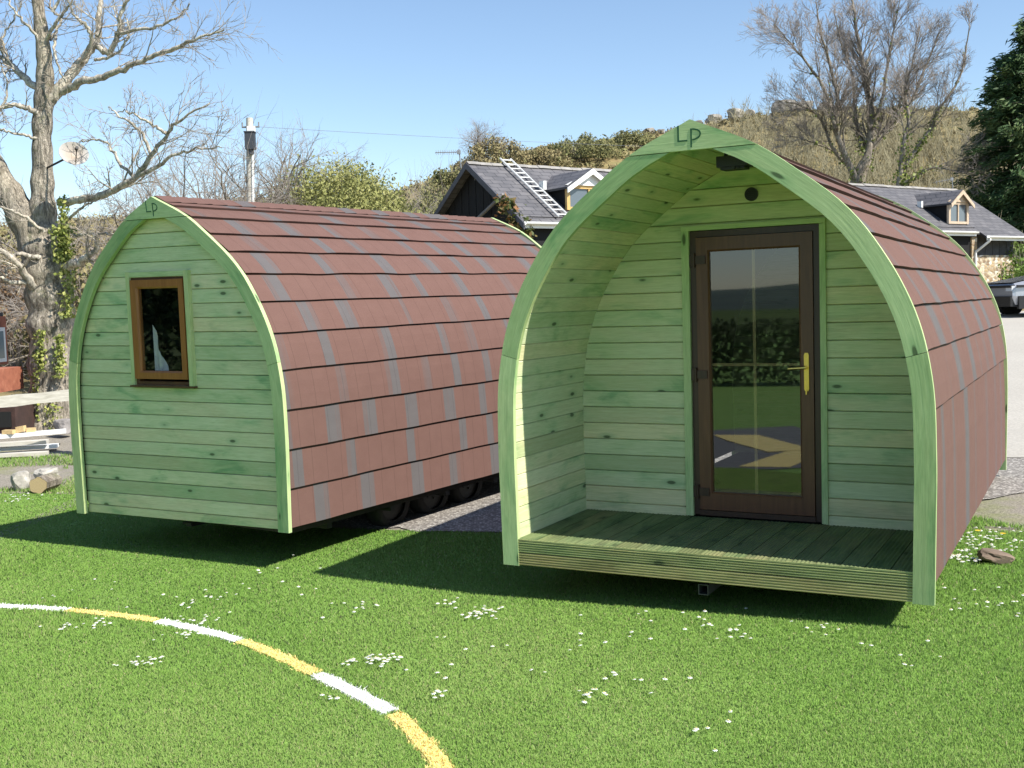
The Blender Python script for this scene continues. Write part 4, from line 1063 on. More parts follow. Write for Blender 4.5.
prm_big = dict(levels=4, kids=[8, 7, 5, 4], wig=.11, up=.05, t0=.25, ang=(18, 44), len=(.46, .68), rr=.6, min_r=.012, twig_r=.028, seg=1.0)

prm_t = dict(levels=3, kids=[7, 5, 4], wig=.12, up=.06, t0=.15, ang=(18, 46), len=(.45, .70), rr=.54, min_r=.0075, twig_r=.024, seg=1.0)
def traced_tree(name, label, px, Y, stems, seed, ivy, nk=2.1):
    g = np.random.default_rng(seed); base = np.array(gp(px, Y)); root = thing(name, label, 'bare tree', tuple(base)); tb, tw = Tubes(), Tubes(); IV = []
    for pts, r0, r1, d0, d1 in stems:
        m = len(pts); P = np.array([at(p[0], p[1], Y+d0+(d1-d0)*k/(m-1)) for k, p in enumerate(pts)])-base; n = m*5; S = spline(P, n); S[1:-1] += g.normal(0, .02, (n-2, 3)); rr = np.linspace(r0, r1, n); tb.add(S, rr, 7)
        tot = np.linalg.norm(np.diff(S, axis=0), axis=1).sum()
        for k in range(int(4+tot*nk*.95)):
            i = int(g.uniform(.3, .99)*(n-2)); ax = unit(S[i+1]-S[i]); s_ = unit(np.cross(ax, g.normal(0, 1, 3))); ang = R(g.uniform(22, 50))
            grow(tb, tw, g, S[i], ax*math.cos(ang)+s_*math.sin(ang)+np.array([0, 0, .2]), g.uniform(1.2, 2.6)*(1.15-.5*i/n), max(.018, rr[i]*.42), 0, prm_t)
        for k in range(int(ivy*(1 if r0 > .12 else .4))):
            i = int(abs(g.normal(0, .28))*n)
            if i < n: IV.append(S[i]+g.normal(0, rr[i]*.9+.03, 3))
    tb.build('trunk', MAT['grey_bark'], root); tw.build('crown', MAT['twig'], root)
    V, F = leaves(g, np.array(IV), .075, elong=1.1); npmesh('ivy', V, F, MAT['ivy'], root, g.random(len(F))*.6)
traced_tree('bare_tree', 'tall bare tree with a wide twiggy crown rising behind the slate roof', 862, 60, [
 ([(860, 215), (856, 180), (867, 156), (871, 126), (867, 84), (861, 54), (855, 18), (852, -14)], .30, .04, 0, .3),
 ([(860, 200), (855, 178), (844, 153), (835, 126), (838, 102), (832, 72), (822, 36), (816, 2)], .22, .03, -.2, -1.6),
 ([(862, 205), (863, 177), (875, 144), (894, 120), (912, 99), (927, 63), (942, 28)], .22, .03, .2, 1.4),
 ([(835, 128), (825, 90), (807, 63), (789, 42), (774, 24)], .11, .02, -1.1, -2.2),
 ([(871, 126), (882, 102), (888, 60), (894, 30), (900, -2)], .12, .02, .1, -1.5),
 ([(855, 172), (834, 150), (819, 117), (801, 106), (778, 100)], .12, .02, 0, -1.0),
 ([(862, 150), (856, 120), (852, 75), (842, 45), (834, 10)], .13, .02, .2, 1.9),
 ([(894, 120), (902, 96), (912, 66), (920, 26)], .09, .02, .8, -.6),
 ([(846, 158), (822, 146), (800, 138), (780, 136)], .06, .015, 0, 1.2)], 21, 150)
traced_tree('bare_tree', 'slimmer bare tree with ivy round its leaning stem near the conifer', 900, 57, [
 ([(900, 215), (900, 183), (904, 144), (909, 120), (905, 92), (908, 66)], .19, .03, 0, .4),
 ([(900, 175), (914, 152), (930, 130), (938, 110), (957, 84), (966, 51), (970, 16)], .13, .02, .2, -1.0),
 ([(902, 184), (916, 176), (932, 168), (952, 170), (978, 175)], .08, .015, 0, -1.2)], 5, 420, 1.3)
prm_b = dict(levels=3, kids=[9, 7, 7], wig=.2, up=.02, t0=.2, ang=(25, 60), len=(.5, .75), rr=.56, min_r=.0065, twig_r=.02, seg=1.3)
bare_tree('bare_tree', 'spreading bare tree seen through the branches beside the old trunk', gp(128, 28), 6.4, prm_b, 4, .9, .13, (MAT['grey_bark'], MAT['twig']), 31)
bare_tree('bare_tree', 'bare twiggy tree above the apex of the windowed pod', gp(196, 34), 7.4, prm_b, 4, .8, .15, (MAT['grey_bark'], MAT['twig']), 33)
bare_tree('bare_tree', 'bare twiggy tree directly behind the utility pole', gp(252, 42), 8.6, prm_b, 4, .7, .15, (MAT['grey_bark'], MAT['twig']), 35)
bare_tree('bare_tree', 'low bare tree between the old trunk and the windowed pod', gp(95, 25), 4.2, prm_b, 3, .8, .10, (MAT['grey_bark'], MAT['twig']), 37)
bare_tree('bare_tree', 'bare brown tree on the skyline above the black gable', gp(490, 84), 5.4, prm_b, 4, .6, .12, (MAT['grey_bark'], MAT['twig']), 39)
bare_tree('bare_tree', 'thin bare tree far behind the green shrub', gp(322, 62), 6.2, prm_b, 3, .5, .12, (MAT['grey_bark'], MAT['twig']), 41)

# conifer
def conifer(base, H, Rm, seed):
    g = np.random.default_rng(seed); root = thing('conifer', 'tall dark conifer with ragged sides at the end of the house', 'conifer', base)
    tb = Tubes(); tb.add(np.array([[0, 0, -.5], [0, 0, H*.5], [0, 0, H*.97]]), [.42, .25, .03], 10)
    P = []; T = []; DR = []
    for k in range(430):
        f = g.random()**.85; z = .4+f*(H-.6); L = Rm*(1-f**3.0)*g.uniform(.62, 1.12)+.35; a = g.uniform(0, 2*math.pi)
        d = np.array([math.cos(a), math.sin(a), g.uniform(-.1, .25)]); n = 5
        pts = [np.array([0, 0, z])+d*L*t_+np.array([0, 0, -.32*L*.25*t_**2*3]) for t_ in np.linspace(0, 1, n)]
        tb.add(np.array(pts), np.linspace(.05, .012, n), 4)
        m = int(46+L*54); sh = g.random()*.5
        for q in range(m):
            t_ = g.random()**.6; i = min(int(t_*(n-1)), n-2); ff = t_*(n-1)-i; p = pts[i]*(1-ff)+pts[i+1]*ff
            P.append(p+g.normal(0, 1, 3)*np.array([.24, .24, .16])*(1.2-.5*t_)); T.append(min(1, sh+.5*g.random()*t_+.05)); DR.append(d*1.1+np.array([0, 0, -.35]))
    tb.build('trunk', MAT['grey_bark'], root)
    V, F = leaves(g, np.array(P), .05, elong=3.6, droop=np.array(DR)*1.0); npmesh('crown', V, F, MAT['needle'], root, np.array(T))
conifer(gp(1036, 56), 14.6, 3.75, 51)

def bush(name, label, px, Y, r, h, n, size, mat, seed, cat='shrub', twigs=True, group=None, base_dz=0, lo=.82):
    g = np.random.default_rng(seed); b = np.array(gp(px, Y)); b[2] += base_dz; h = max(1.2, at(px, h, Y)[2]-b[2]); root = thing(name, label, cat, tuple(b), group=group)
    # clumps inside an uneven dome
    nc = int(26+n/140); C = []
    for k in range(nc):
        a = g.uniform(0, 2*math.pi); rr = math.sqrt(g.random()); C.append((math.cos(a)*rr*r, math.sin(a)*rr*r*.8, h*(.04+.88*math.sqrt(max(0, 1-rr*rr))*(g.uniform(lo, 1.02) if g.random() < .65 else g.uniform(.3, .8))), g.uniform(.16, .30)*r, g.random()))
    C = np.array(C); k = g.integers(0, nc, n); dirs = g.normal(0, 1, (n, 3)); dirs /= np.linalg.norm(dirs, axis=1)[:, None]
    P = C[k, :3]+dirs*(C[k, 3]*g.random(n)**.4)[:, None]; P[:, 2] = np.maximum(P[:, 2], .02)
    V, F = leaves(g, P, size); T = np.clip(C[k, 4]*.7+g.normal(.15, .15, n), 0, 1)
    if twigs:
        tb, tw = Tubes(), Tubes(); pr = dict(levels=2, kids=[6, 5], wig=.12, up=.05, t0=.2, ang=(15, 45), len=(.5, .75), rr=.6, min_r=.007, twig_r=.0, seg=1.2)
        for q in range(9):
            a = g.uniform(0, 2*math.pi); grow(tb, tw, g, (0, 0, 0), (math.cos(a)*.8*r/h, math.sin(a)*.6*r/h, 1), h*.75, .03, 0, pr)
        tb.build('stems', MAT['twig'], root)
    npmesh('foliage', V, F, mat, root, T)
    return root
bush('shrub', 'large round yellow-green shrub right of the utility pole', 338, 43, 3.7, 162, 42000, .042, MAT['willow'], 61, lo=.94)
bush('shrub', 'smaller dull green shrub just right of the round one', 396, 46, 2.4, 186, 8200, 0.055, MAT['gorse'], 62)
bush('shrub', 'olive shrub below the tv aerial on its left', 432, 58, 2.3, 192, 6200, 0.06, MAT['gorse'], 63)
bush('shrub', 'dark green shrub just left of the black gable top', 452, 62, 1.9, 158, 6200, 0.06, MAT['gorse'], 64)
bush('shrub', 'reddish brown shrub on the skyline over the ladder', 500, 82, 2.6, 138, 5200, 0.07, MAT['scrub'], 65)
bush('shrub', 'green shrub on the skyline above the nearer dormer', 585, 92, 3.0, 138, 5200, 0.075, MAT['gorse'], 66)
bush('shrub', 'green shrub on the skyline left of the porch apex', 632, 98, 2.4, 134, 4400, 0.075, MAT['gorse'], 67)
bush('shrub', 'brown shrub on the skyline between the ladder and the dormer', 545, 88, 2.2, 150, 4200, 0.075, MAT['scrub'], 68)
bush('shrub', 'olive scrub bush behind the foot of the utility pole', 262, 44, 1.8, 204, 4200, 0.06, MAT['scrub'], 69)
bush('shrub', 'bright green shrub at the right end of the stone wall', 1030, 47, 2.4, 240, 7000, 0.06, leafmat('bright_leaf', [(0, (.06, .12, .02)), (.5, (.13, .22, .04)), (1, (.24, .33, .08))]), 70)
bush('shrub', 'brown bracken bush behind the old tree on its left', 12, 27, 2.2, 262, 5200, 0.05, MAT['bracken'], 71)
bush('shrub', 'olive bush between the old tree and the windowed pod', 92, 24, 1.4, 245, 4200, 0.045, MAT['scrub'], 72)

# rocks on the skyline
rockm = simple('lichen_rock', (.27, .25, .22), .95, var=.5, scale=1.2, bump=.6)
def rock(name, label, cat, loc, size, seed, mat, group=None, sub=2):
    import bmesh
    g = np.random.default_rng(seed); bm = bmesh.new(); bmesh.ops.create_icosphere(bm, subdivisions=sub+1, radius=1)
    ph = g.uniform(0, 6, 6)
    for v in bm.verts:
        c = np.array(v.co); k = 1+.22*math.sin(c[0]*3+ph[0])*math.cos(c[1]*2.6+ph[1])+.16*math.sin(c[2]*4+ph[2]+c[0]*2)+.07*math.sin(c[0]*9+ph[3])*math.sin(c[1]*8+ph[4])
        c = np.clip(c*k, -.85, .82); v.co = Vector(c*np.array(size))
    me = bpy.data.meshes.new(name); bm.to_mesh(me); bm.free(); me.materials.append(mat)
    o = bpy.data.objects.new(name, me); COL.objects.link(o); o.location = loc; o.rotation_euler = (0, 0, g.uniform(0, 6)); return tag(o, label, cat, group)
for k, (px, s) in enumerate([(652, 1.2), (664, .8), (700, 1.4), (716, 1.8), (738, 2.0), (752, 1.5), (786, 2.6), (804, 2.0), (826, 1.6), (932, .9)]):
    Yk = float(np.interp(px, [0, 200, 480, 700], [62, 66, 92, 112]))-.8; b = gp(px, Yk)
    rock('rock', 'grey rock breaking the skyline of the hill', 'rock', (b[0], b[1], b[2]+.28*s), (s*.5, s*.4, s*.34), 80+k, rockm, 'rocks along the hilltop')

# ------------------------------------------------------------------ scrub and wood on the hillside (nobody could count it)
def scatter_hill(n, pxr, fr, seed):
    g = np.random.default_rng(seed); px = g.uniform(*pxr, n); Yr = np.interp(px, [0, 200, 480, 700], [62, 66, 92, 112]); Y0 = np.interp(px, [-200, 150, 420, 560], [24, 28, 44, 55])
    f = g.uniform(fr[0], fr[1], n); Y_ = Y0+(Yr-Y0)*f; X_ = (px-512)/FPX*Y_; return g, X_, Y_, zg(X_, Y_)
g, X_, Y_, Z_ = scatter_hill(2300, (-120, 1120), (.02, 1.02), 91)
VV = []; FF = []; TT = []; c0 = 0
for x, y, z in zip(X_, Y_, Z_):
    r = g.uniform(.35, 1.05)*(1 if y < 85 else .7); n = int(50+70*r); P = g.normal(0, .42, (n, 3))*np.array([r*1.2, r, r*.55])+np.array([x, y, z+.25*r])
    V, F = leaves(g, P, .040+.00045*y, elong=1.9); VV.append(V); FF.append(F+c0); c0 += len(V); TT.append(np.clip(g.random()*.8+g.normal(.1, .12, n), 0, 1))
o = npmesh('hillside_scrub', np.concatenate(VV), np.concatenate(FF), MAT['scrub'], None, np.concatenate(TT))
tag(o, 'brown and olive scrub covering the hillside', 'scrub', kind='stuff')
prm_w = dict(levels=2, kids=[6, 5], wig=.10, up=.05, t0=.25, ang=(18, 42), len=(.4, .62), rr=.5, min_r=.018, twig_r=.0, seg=.6)
protos = []
for k in range(6):
    gq = np.random.default_rng(200+k); tb, tw = Tubes(), Tubes()
    for s_ in range(2): grow(tb, tw, gq, gq.normal(0, .2, 3)*np.array([1, 1, 0]), (gq.normal(0, .12), gq.normal(0, .12), 1), 4.2, .06, 0, prm_w)
    protos.append((np.concatenate(tb.V), np.concatenate(tb.F)))
g, X_, Y_, Z_ = scatter_hill(640, (690, 1090), (-.02, .68), 92)
VV = []; FF = []; TT = []; c0 = 0
for x, y, z in zip(X_, Y_, Z_):
    V, F = protos[g.integers(0, 6)]; a = g.uniform(0, 6.28); s_ = g.uniform(.5, 1.0)*(.95 if y < 90 else .72); c, s = math.cos(a), math.sin(a)
    W = np.stack([(V[:, 0]*c-V[:, 1]*s), (V[:, 0]*s+V[:, 1]*c), V[:, 2]], 1)*s_+np.array([x, y, z-.1]); VV.append(W); FF.append(F+c0); c0 += len(V)
o = npmesh('bare_wood', np.concatenate(VV), np.concatenate(FF), leafmat('wood_bark', [(0, (.29, .26, .16)), (1, (.38, .34, .22))], .9, 0), None, None, True)
tag(o, 'bare young wood covering the slope behind the house', 'woodland', kind='stuff')

# ------------------------------------------------------------------ left side: shed, rail, boards, logs
def rust(name, a, b, c): t = NT(name); n = t.noise(t.obj(), 5, 5, .65); t.col(t.ramp(n, [(.3, a), (.55, b), (.75, c)])); t.set(Roughness=.85); return t.m
redm = rust('faded_red_paint', (.22, .07, .04), (.34, .12, .07), (.42, .20, .12))
YS = 18.2
sb = at(-60, 440, YS); shed = thing('shed', 'small red timber shed with a white window at the left edge', 'shed', (sb[0], sb[1], float(zg(sb[0], sb[1]))))
so_ = np.array(shed.location)
def sx_(px): return (px-512)/FPX*YS-so_[0]
def sz_(py, px=10): return at(px, py, YS)[2]-so_[2]
def bk(px, d): return (px-512)/FPX*(YS+d)-so_[0]       # x of a right-hand end whose back edge, d behind the front, is seen at px
xw, xl, xb_ = bk(9, 1.6), bk(23, .55), bk(34, .30)
m = MB(); m.box((xw-2.4, .05, sz_(368)), (xw, 1.6, sz_(316))); m.build('wall', redm, shed)
m = MB(); m.box((xw-2.5, -.2, sz_(316)), (xw-.02, 1.55, sz_(312))); m.build('roof', MAT['darkboard'], shed)
m = MB(); m.box((xl-2.6, -.6, sz_(391)), (xl, .55, sz_(368)-.004)); m.build('lower_roof', redm, shed)
m = MB(); m.box((xb_-2.6, -.5, -.1), (xb_, .30, sz_(405))); m.build('base', rust('dark_red_boards', (.03, .016, .013), (.05, .025, .02), (.07, .035, .028)), shed)
m = MB(); m.box((xb_-2.5, -.53, .15), (xb_-.06, -.503, sz_(409))); m.build('opening', MAT['black'], shed)  # solid black slab, its colour standing in for the shade inside the opening
m = MB(); m.box((xw, .72, sz_(365)), (xw+.03, 1.48, sz_(328))); wn_ = m.build('window', MAT['white'], shed)
m = MB(); m.box((xw+.031, .80, sz_(361)), (xw+.036, 1.40, sz_(332))); m.build('pane', simple('pale_reflecting_pane', (.22, .28, .30), .1, spec=.8), wn_)

YF = 15.2
fz = lambda x, y: float(zg(x, y))
fn = thing('rail_fence', 'rough pale rail fence in front of the shed and old tree', 'fence', tuple(np.array([at(0, 400, YF)[0], YF, fz(at(0, 400, YF)[0], YF)])))
fo = np.array(fn.location)
a, b = at(-70, 409, YF)-fo, at(100, 392, YF+.6)-fo
m = MB(); u1 = np.linspace(0, 1, 9); off = (3, 4)
for k in range(8):
    p, q = a+(b-a)*u1[k], a+(b-a)*u1[k+1]; h0 = .078+.008*math.sin(k*2.1); h1 = .078+.008*math.sin((k+1)*2.1); t0, t1 = .03, .03
    c = [(p[0], p[1]-t0, p[2]-h0), (q[0], q[1]-t0, q[2]-h1), (q[0], q[1]-t0, q[2]+h1), (p[0], p[1]-t0, p[2]+h0)]; d = [(x, y+.06, z) for x, y, z in c]
    m.face(c, [(p[0], 0), (q[0], 0), (q[0], .2), (p[0], .2)]); m.face(d[::-1]); m.face([c[3], c[2], d[2], d[3]]); m.face([c[1], c[0], d[0], d[1]])
m.build('rail', MAT['weathered'], fn)
for f_ in (.06, .90):
    p = a+(b-a)*f_; m = MB(); zb = fz(p[0]+fo[0], p[1]+fo[1])-fo[2]; m.box((p[0]-.06, p[1]+.035, zb-.2), (p[0]+.06, p[1]+.15, p[2]+.16), grain=2); m.build('post', MAT['weathered'], fn)

def board_between(name, label, cat, A, B, w_, h_, mat, group=None):
    A = np.array(A); B = np.array(B); L = np.linalg.norm(B-A); d = unit(B-A); s = unit(np.cross((0, 0, 1), d)); u = np.cross(d, s)
    m = MB(); m.box((0, -w_/2, 0), (L, w_/2, h_)); o = m.build(name, mat)
    o.matrix_world = Matrix(((d[0], s[0], u[0], A[0]), (d[1], s[1], u[1], A[1]), (d[2], s[2], u[2], A[2]), (0, 0, 0, 1))); return tag(o, label, cat, group)
zP = fz(at(30, 455, 16.1)[0], 16.1)
def bp(px, Y, z): q = at(px, 450, Y); return (q[0], Y, zP+z)
board_between('timber_board', 'lowest pale board of the pile left of the windowed pod', 'board', bp(-60, 15.75, .012), bp(47, 15.95, .012), .20, .05, MAT['weathered'], 'boards stacked by the track')
board_between('timber_board', 'second white board up in the pile left of the windowed pod', 'board', bp(-55, 16.05, .064), bp(58, 16.4, .064), .22, .05, MAT['white'], 'boards stacked by the track')
board_between('timber_board', 'third pale board of the pile, below the topmost one', 'board', bp(-50, 16.02, .118), bp(48, 16.22, .150), .20, .055, MAT['weathered'], 'boards stacked by the track')
board_between('timber_board', 'topmost long white board carrying the sawn offcuts', 'board', bp(-62, 16.3, .18), bp(67, 16.85, .23), .16, .06, MAT['white'], 'boards stacked by the track')
board_between('timber_bearer', 'short bearer under the board pile near its right end', 'bearer', bp(36, 15.8, -.005), bp(44, 16.8, .0), .09, .012, MAT['weathered'])
for k, (px, l, lab) in enumerate([(8, .17, 'left sawn offcut lying on the white board'), (22, .12, 'small upright sawn offcut between the two others'), (31, .12, 'right sawn offcut lying on the white board')]):
    A = np.array(bp(px-3, 16.3+(px+62)/129*.55-.02, .18+(px+62)/129*.05+.062)); 
    board_between('wood_offcut', lab, 'offcut', A, A+np.array([l, .03*(k-1), .02*(k == 1)]), .10, .06 if k != 1 else .09, MAT['offcut'], 'sawn offcuts on the board')
b = at(27, 478, 13.5); whiter = simple('whitish_limestone', (.36, .34, .30), .95, var=.5, scale=7, bump=.8)
rock('boulder', 'whitish boulder beside the cut log at the lawn edge', 'boulder', (b[0]-.07, b[1], fz(b[0], b[1])+.11), (.135, .12, .15), 301, whiter)
rock('boulder', 'flat grey-white boulder lying behind the cut log', 'boulder', (b[0]+.12, b[1]+.28, fz(b[0], b[1])+.14), (.16, .12, .10), 302, whiter)
rock('boulder', 'dark grey boulder at the foot of the old tree', 'boulder', (at(64, 440, 17.6)[0], 17.6, fz(at(64, 440, 17.6)[0], 17.6)+.18), (.15, .14, .14), 303, simple('grey_boulder', (.26, .24, .23), .95, var=.4, scale=4, bump=.5))
lg = thing('cut_log', 'short cut log showing its pale sawn end at the lawn edge', 'log', (at(38, 484, 13.15)[0], 13.15, fz(at(38, 484, 13.15)[0], 13.15)+.105))
m = MB(); nS = 20; prf = [.105*(1+.08*math.sin(k*1.7)+.05*math.sin(k*.63+1)) for k in range(nS)]
for k in range(nS):
    a0, a1 = 2*math.pi*k/nS, 2*math.pi*(k+1)/nS; r0, r1 = prf[k], prf[(k+1) % nS]
    P = lambda r, a_, y: (r*math.cos(a_)+.12*y, y, r*math.sin(a_))
    m.face([P(r0, a0, 0), P(r0, a0, .34), P(r1, a1, .34), P(r1, a1, 0)])
    m.face([P(0, 0, .34), P(r1, a1, .34), P(r0, a0, .34)])
m.build('bark', MAT['grey_bark'], lg)
t = NT('sawn_log_end'); dl = t.n('VectorMath', operation='LENGTH', i_0=t.obj()).outputs['Value']; wv = t.noise(t.obj(), 30, 3, .6)
t.col(t.mix(t.math('FRACT', t.math('ADD', t.math('MULTIPLY', dl, 60.0), wv)), (.50, .38, .22), (.36, .26, .14))); t.set(Roughness=.9)
m = MB()
for k in range(nS):
    a0, a1 = 2*math.pi*k/nS, 2*math.pi*(k+1)/nS; r0, r1 = prf[k]*.97, prf[(k+1) % nS]*.97
    m.face([(0, -.003, 0), (r0*math.cos(a0), -.003, r0*math.sin(a0)), (r1*math.cos(a1), -.003, r1*math.sin(a1))])
m.build('sawn_end', t.m, lg)
# ------------------------------------------------------------------ parked car at the right edge
cw = at(1000, 324, 33.0)
car = thing('parked_car', 'silver and dark car parked in the yard, cut by the right edge of the photo', 'car', (cw[0]+2.55, cw[1]+.5, float(zg(cw[0]+2, cw[1]))), R(4)); car.scale = (1.22, 1.22, 1.26)
sec = [(-2.08, .42, .62, .70, .78), (-2.0, .30, .70, .80, .80), (-1.6, .24, .80, .88, .82), (-.95, .22, .90, .97, .83), (-.55, .22, .94, 1.02, .83), (.6, .22, .95, 1.02, .83), (1.6, .24, .95, 1.0, .82), (1.98, .34, .92, .97, .80), (2.08, .46, .80, .88, .76)]
m = MB()
def ring_(s):
    x, zb, zm, zt_, hw_ = s; return [(x, -hw_*.95, zb), (x, -hw_, (zb+zm)/2), (x, -hw_*.99, zm), (x, -hw_*.86, zt_), (x, hw_*.86, zt_), (x, hw_*.99, zm), (x, hw_, (zb+zm)/2), (x, hw_*.95, zb)]
RS = [ring_(s) for s in sec]
for a, b in zip(RS[:-1], RS[1:]):
    for k in range(8): j = (k+1) % 8; m.face([a[k], a[j], b[j], b[k]][::-1])
m.face(RS[0]); m.face(RS[-1][::-1])
silver = simple('silver_car_paint', (.42, .43, .46), .3, .5)
m.build('body', silver, car, smooth=False)
m = MB(); gs = [(-.95, .98, .78), (-.25, 1.42, .60), (.95, 1.44, .60), (1.75, 1.0, .74)]
GR = [[(x, -hw_, z), (x, hw_, z)] for x, z, hw_ in gs]
for a, b in zip(GR[:-1], GR[1:]): m.face([a[0], a[1], b[1], b[0]][::-1])
for s_ in (0, 1):
    q = [GR[0][s_], GR[1][s_], GR[2][s_], GR[3][s_]]; m.face(q if s_ else q[::-1])
m.build('windows', simple('car_glass', (.02, .025, .03), .06, spec=.9), car)
m = MB(); q = [(-.3, -.61, 1.425), (-.3, .61, 1.425), (1.0, .61, 1.45), (1.0, -.61, 1.45)]; m.face(q[::-1]); m.face([(x, y, z+.03) for x, y, z in q]); m.build('car_roof', silver, car)
m = MB(); m.box((-2.11, -.74, .70), (-2.0, .74, .76)); m.box((-2.0, -.855, .70), (1.7, -.80, .76)); m.box((-2.12, -.76, .26), (-1.95, .76, .50)); m.box((-1.95, -.85, .2), (1.7, -.75, .50)); m.build('bumper_strip', MAT['black'], car)
m = MB(); m.face([(-2.03, -.66, .815), (-2.03, .66, .815), (-.97, .70, .985), (-.97, -.70, .985)][::-1]); m.face([(-2.03, -.66, .822), (-2.03, .66, .822), (-.97, .70, .992), (-.97, -.70, .992)]); m.build('bonnet', simple('bonnet_painted_reflection', (.03, .035, .05), .15), car)  # dark reflection of trees painted into the bonnet's base colour
for y in (-.62, .62):
    m = MB(); m.box((-2.09, y-.14, .62), (-1.98, y+.14, .74)); m.build('headlight', simple('headlight_lens', (.6, .62, .64), .15, spec=.9), car)
for x in (-1.3, 1.3):
    for s_ in (-1, 1): wheel(car, x*1.0, 0, 0, .3, 1) if False else None
def car_wheel(x, s_):
    m = MB(); m.cyl((x, s_*.66, .31), (x, s_*.85, .31), .31, n=20); ty = m.build('wheel', MAT['rubber'], car)
    m = MB(); m.cyl((x, s_*.84, .31), (x, s_*.862, .31), .19, n=16); m.build('rim', MAT['steel'], ty)
for x in (-1.3, 1.3):
    for s_ in (-1, 1): car_wheel(x, s_)

# ------------------------------------------------------------------ behind the camera, seen only in the glass
g = np.random.default_rng(400); hd0 = thing('hedge', 'dark clipped hedge reflected in the brown door', 'hedge', (-12, -7.5, float(zg(-12, -7.5))))
u_ = np.array([-.69, .72, 0]); v_ = np.array([.72, .69, 0]); n = 34000
P = u_[None]*g.uniform(-13, 13, n)[:, None]+v_[None]*g.uniform(-.6, .6, n)[:, None]+np.array([0, 0, 1])[None]*(g.random(n)**.7*1.55*(1+.08*np.sin(g.random(n)*9)))[:, None]
V, F = leaves(g, P, .045); npmesh('foliage', V, F, MAT['hedge'], hd0, g.random(n))
for k, (x, y, h) in enumerate([(-15, 5.5, 6.5), (-18.5, 9.5, 7.5), (-17, 14, 7), (-24, 7, 8)]):
    g = np.random.default_rng(500+k); root = thing('tree', 'dark rounded evergreen reflected in the window of the left pod', 'tree', (x, y, float(zg(x, y))), group='evergreens beyond the left of the lawn')
    tb = Tubes(); tb.add(np.array([[0, 0, -.2], [.1, 0, h*.45], [0, 0, h*.85]]), [.25, .16, .04], 8); tb.build('trunk', MAT['grey_bark'], root)
    n = 15000; C = g.normal(0, 1, (40, 3))*np.array([h*.2, h*.2, h*.24])+np.array([0, 0, h*.48]); q = g.integers(0, 40, n); P = C[q]+g.normal(0, h*.06, (n, 3)); P[:, 2] = np.clip(P[:, 2], .3, h)
    V, F = leaves(g, P, .065); npmesh('crown', V, F, MAT['hedge'], root, g.random(n))

# ------------------------------------------------------------------ grass, paint and daisies
def ground_px(px, py):
    d = (px-512)/FPX*CR-(py-384)/FPX*CU+CF; q = CAMP+d*(EYE/-d[2])
    for _ in range(12): q = CAMP+d*((EYE-float(zg(q[0], q[1])))/-d[2])
    return q[:2]
LINE = np.array([ground_px(*p) for p in [(-90, 602), (0, 607), (60, 610.5), (152, 621), (240, 642), (316, 675), (391, 714), (421, 742), (443, 770), (470, 830)]])
LS = spline(LINE, 260); LL = arclen(LS)
def s_at(x, y):
    i = int(np.argmin((LS[:, 0]-x)**2+(LS[:, 1]-y)**2)); return LL[i]
marks = [s_at(*ground_px(*p)) for p in [(68, 611), (155, 622), (239, 642), (315, 675), (391, 714)]]
def seg_col(s): # white, yellow, white, yellow, white, yellow
    return np.searchsorted(marks, s) % 2      # 0 white, 1 yellow
HWL = .047
def line_near(x, y):
    d = np.full(len(x), 9.); s = np.zeros(len(x))
    for k in range(0, len(x), 20000):
        dx = x[k:k+20000, None]-LS[None, :, 0]; dy = y[k:k+20000, None]-LS[None, :, 1]; q = dx*dx+dy*dy; i = q.argmin(1); d[k:k+20000] = np.sqrt(q[np.arange(len(i)), i]); s[k:k+20000] = LL[i]
    return d, s
g = np.random.default_rng(600)
N = 2000000
# denser where the lawn is near
v = g.random(N); Yb = 3.6+(14.2-3.6)*v**1.55; Xb = g.uniform(-1, 1, N)*(Yb*.52+2.4)
keep = inpoly(Xb, Yb, LAWN) & ~inpoly(Xb, Yb, TARMAC); Xb, Yb = Xb[keep], Yb[keep]
# worn and thin patches
thin = hnoise(Xb*3.1+4, Yb*3.7)+hnoise(Xb*9, Yb*8)*.6
kp = g.random(len(Xb)) > np.clip(.10+.16*thin, 0, .62); Xb, Yb = Xb[kp], Yb[kp]
dL, sL = line_near(Xb, Yb)
edge = HWL*(1+.10*np.sin(sL*23)+.08*np.sin(sL*61))+g.normal(0, .006, len(Xb))
gapm = np.min(np.abs(sL[:, None]-np.array(marks)[None, :]), axis=1) > .012
painted = (dL < edge) & gapm & (g.random(len(Xb)) > .07+.10*(hnoise(Xb*6, Yb*6) > .8))
def blades(x, y, hgt, wid, g):
    n = len(x); z = zg(x, y)+.004; a = g.uniform(0, 2*math.pi, n); ln = np.abs(g.normal(0, .55, n))+.1; b = g.uniform(0, 2*math.pi, n)
    h = hgt*g.uniform(.55, 1.25, n); bx = np.cos(a)*wid*g.uniform(.7, 1.3, n); by = np.sin(a)*wid*g.uniform(.7, 1.3, n)
    tx = np.cos(b)*ln*h; ty = np.sin(b)*ln*h
    V = np.stack([np.stack([x-bx, y-by, z], 1), np.stack([x+bx, y+by, z], 1), np.stack([x+tx, y+ty, z+h], 1)], 1).reshape(-1, 3)
    return V, np.arange(3*n).reshape(n, 3)
x, y = Xb[~painted], Yb[~painted]
tone = .42+.17*hnoise(x*1.3, y*1.7)*.5+.13*hnoise(x*5.3, y*4.1+2)*.6+.16*hnoise(x*.45+2, y*.6)+.10*(hnoise(x*2.2+5, y*2.9) > 1.2); tone = np.clip(tone+g.normal(0, .17, len(x)), 0, .94); tone = np.where(g.random(len(x)) < .025, 1.0, tone)
size = .0024+.00045*np.maximum(y-4, 0)
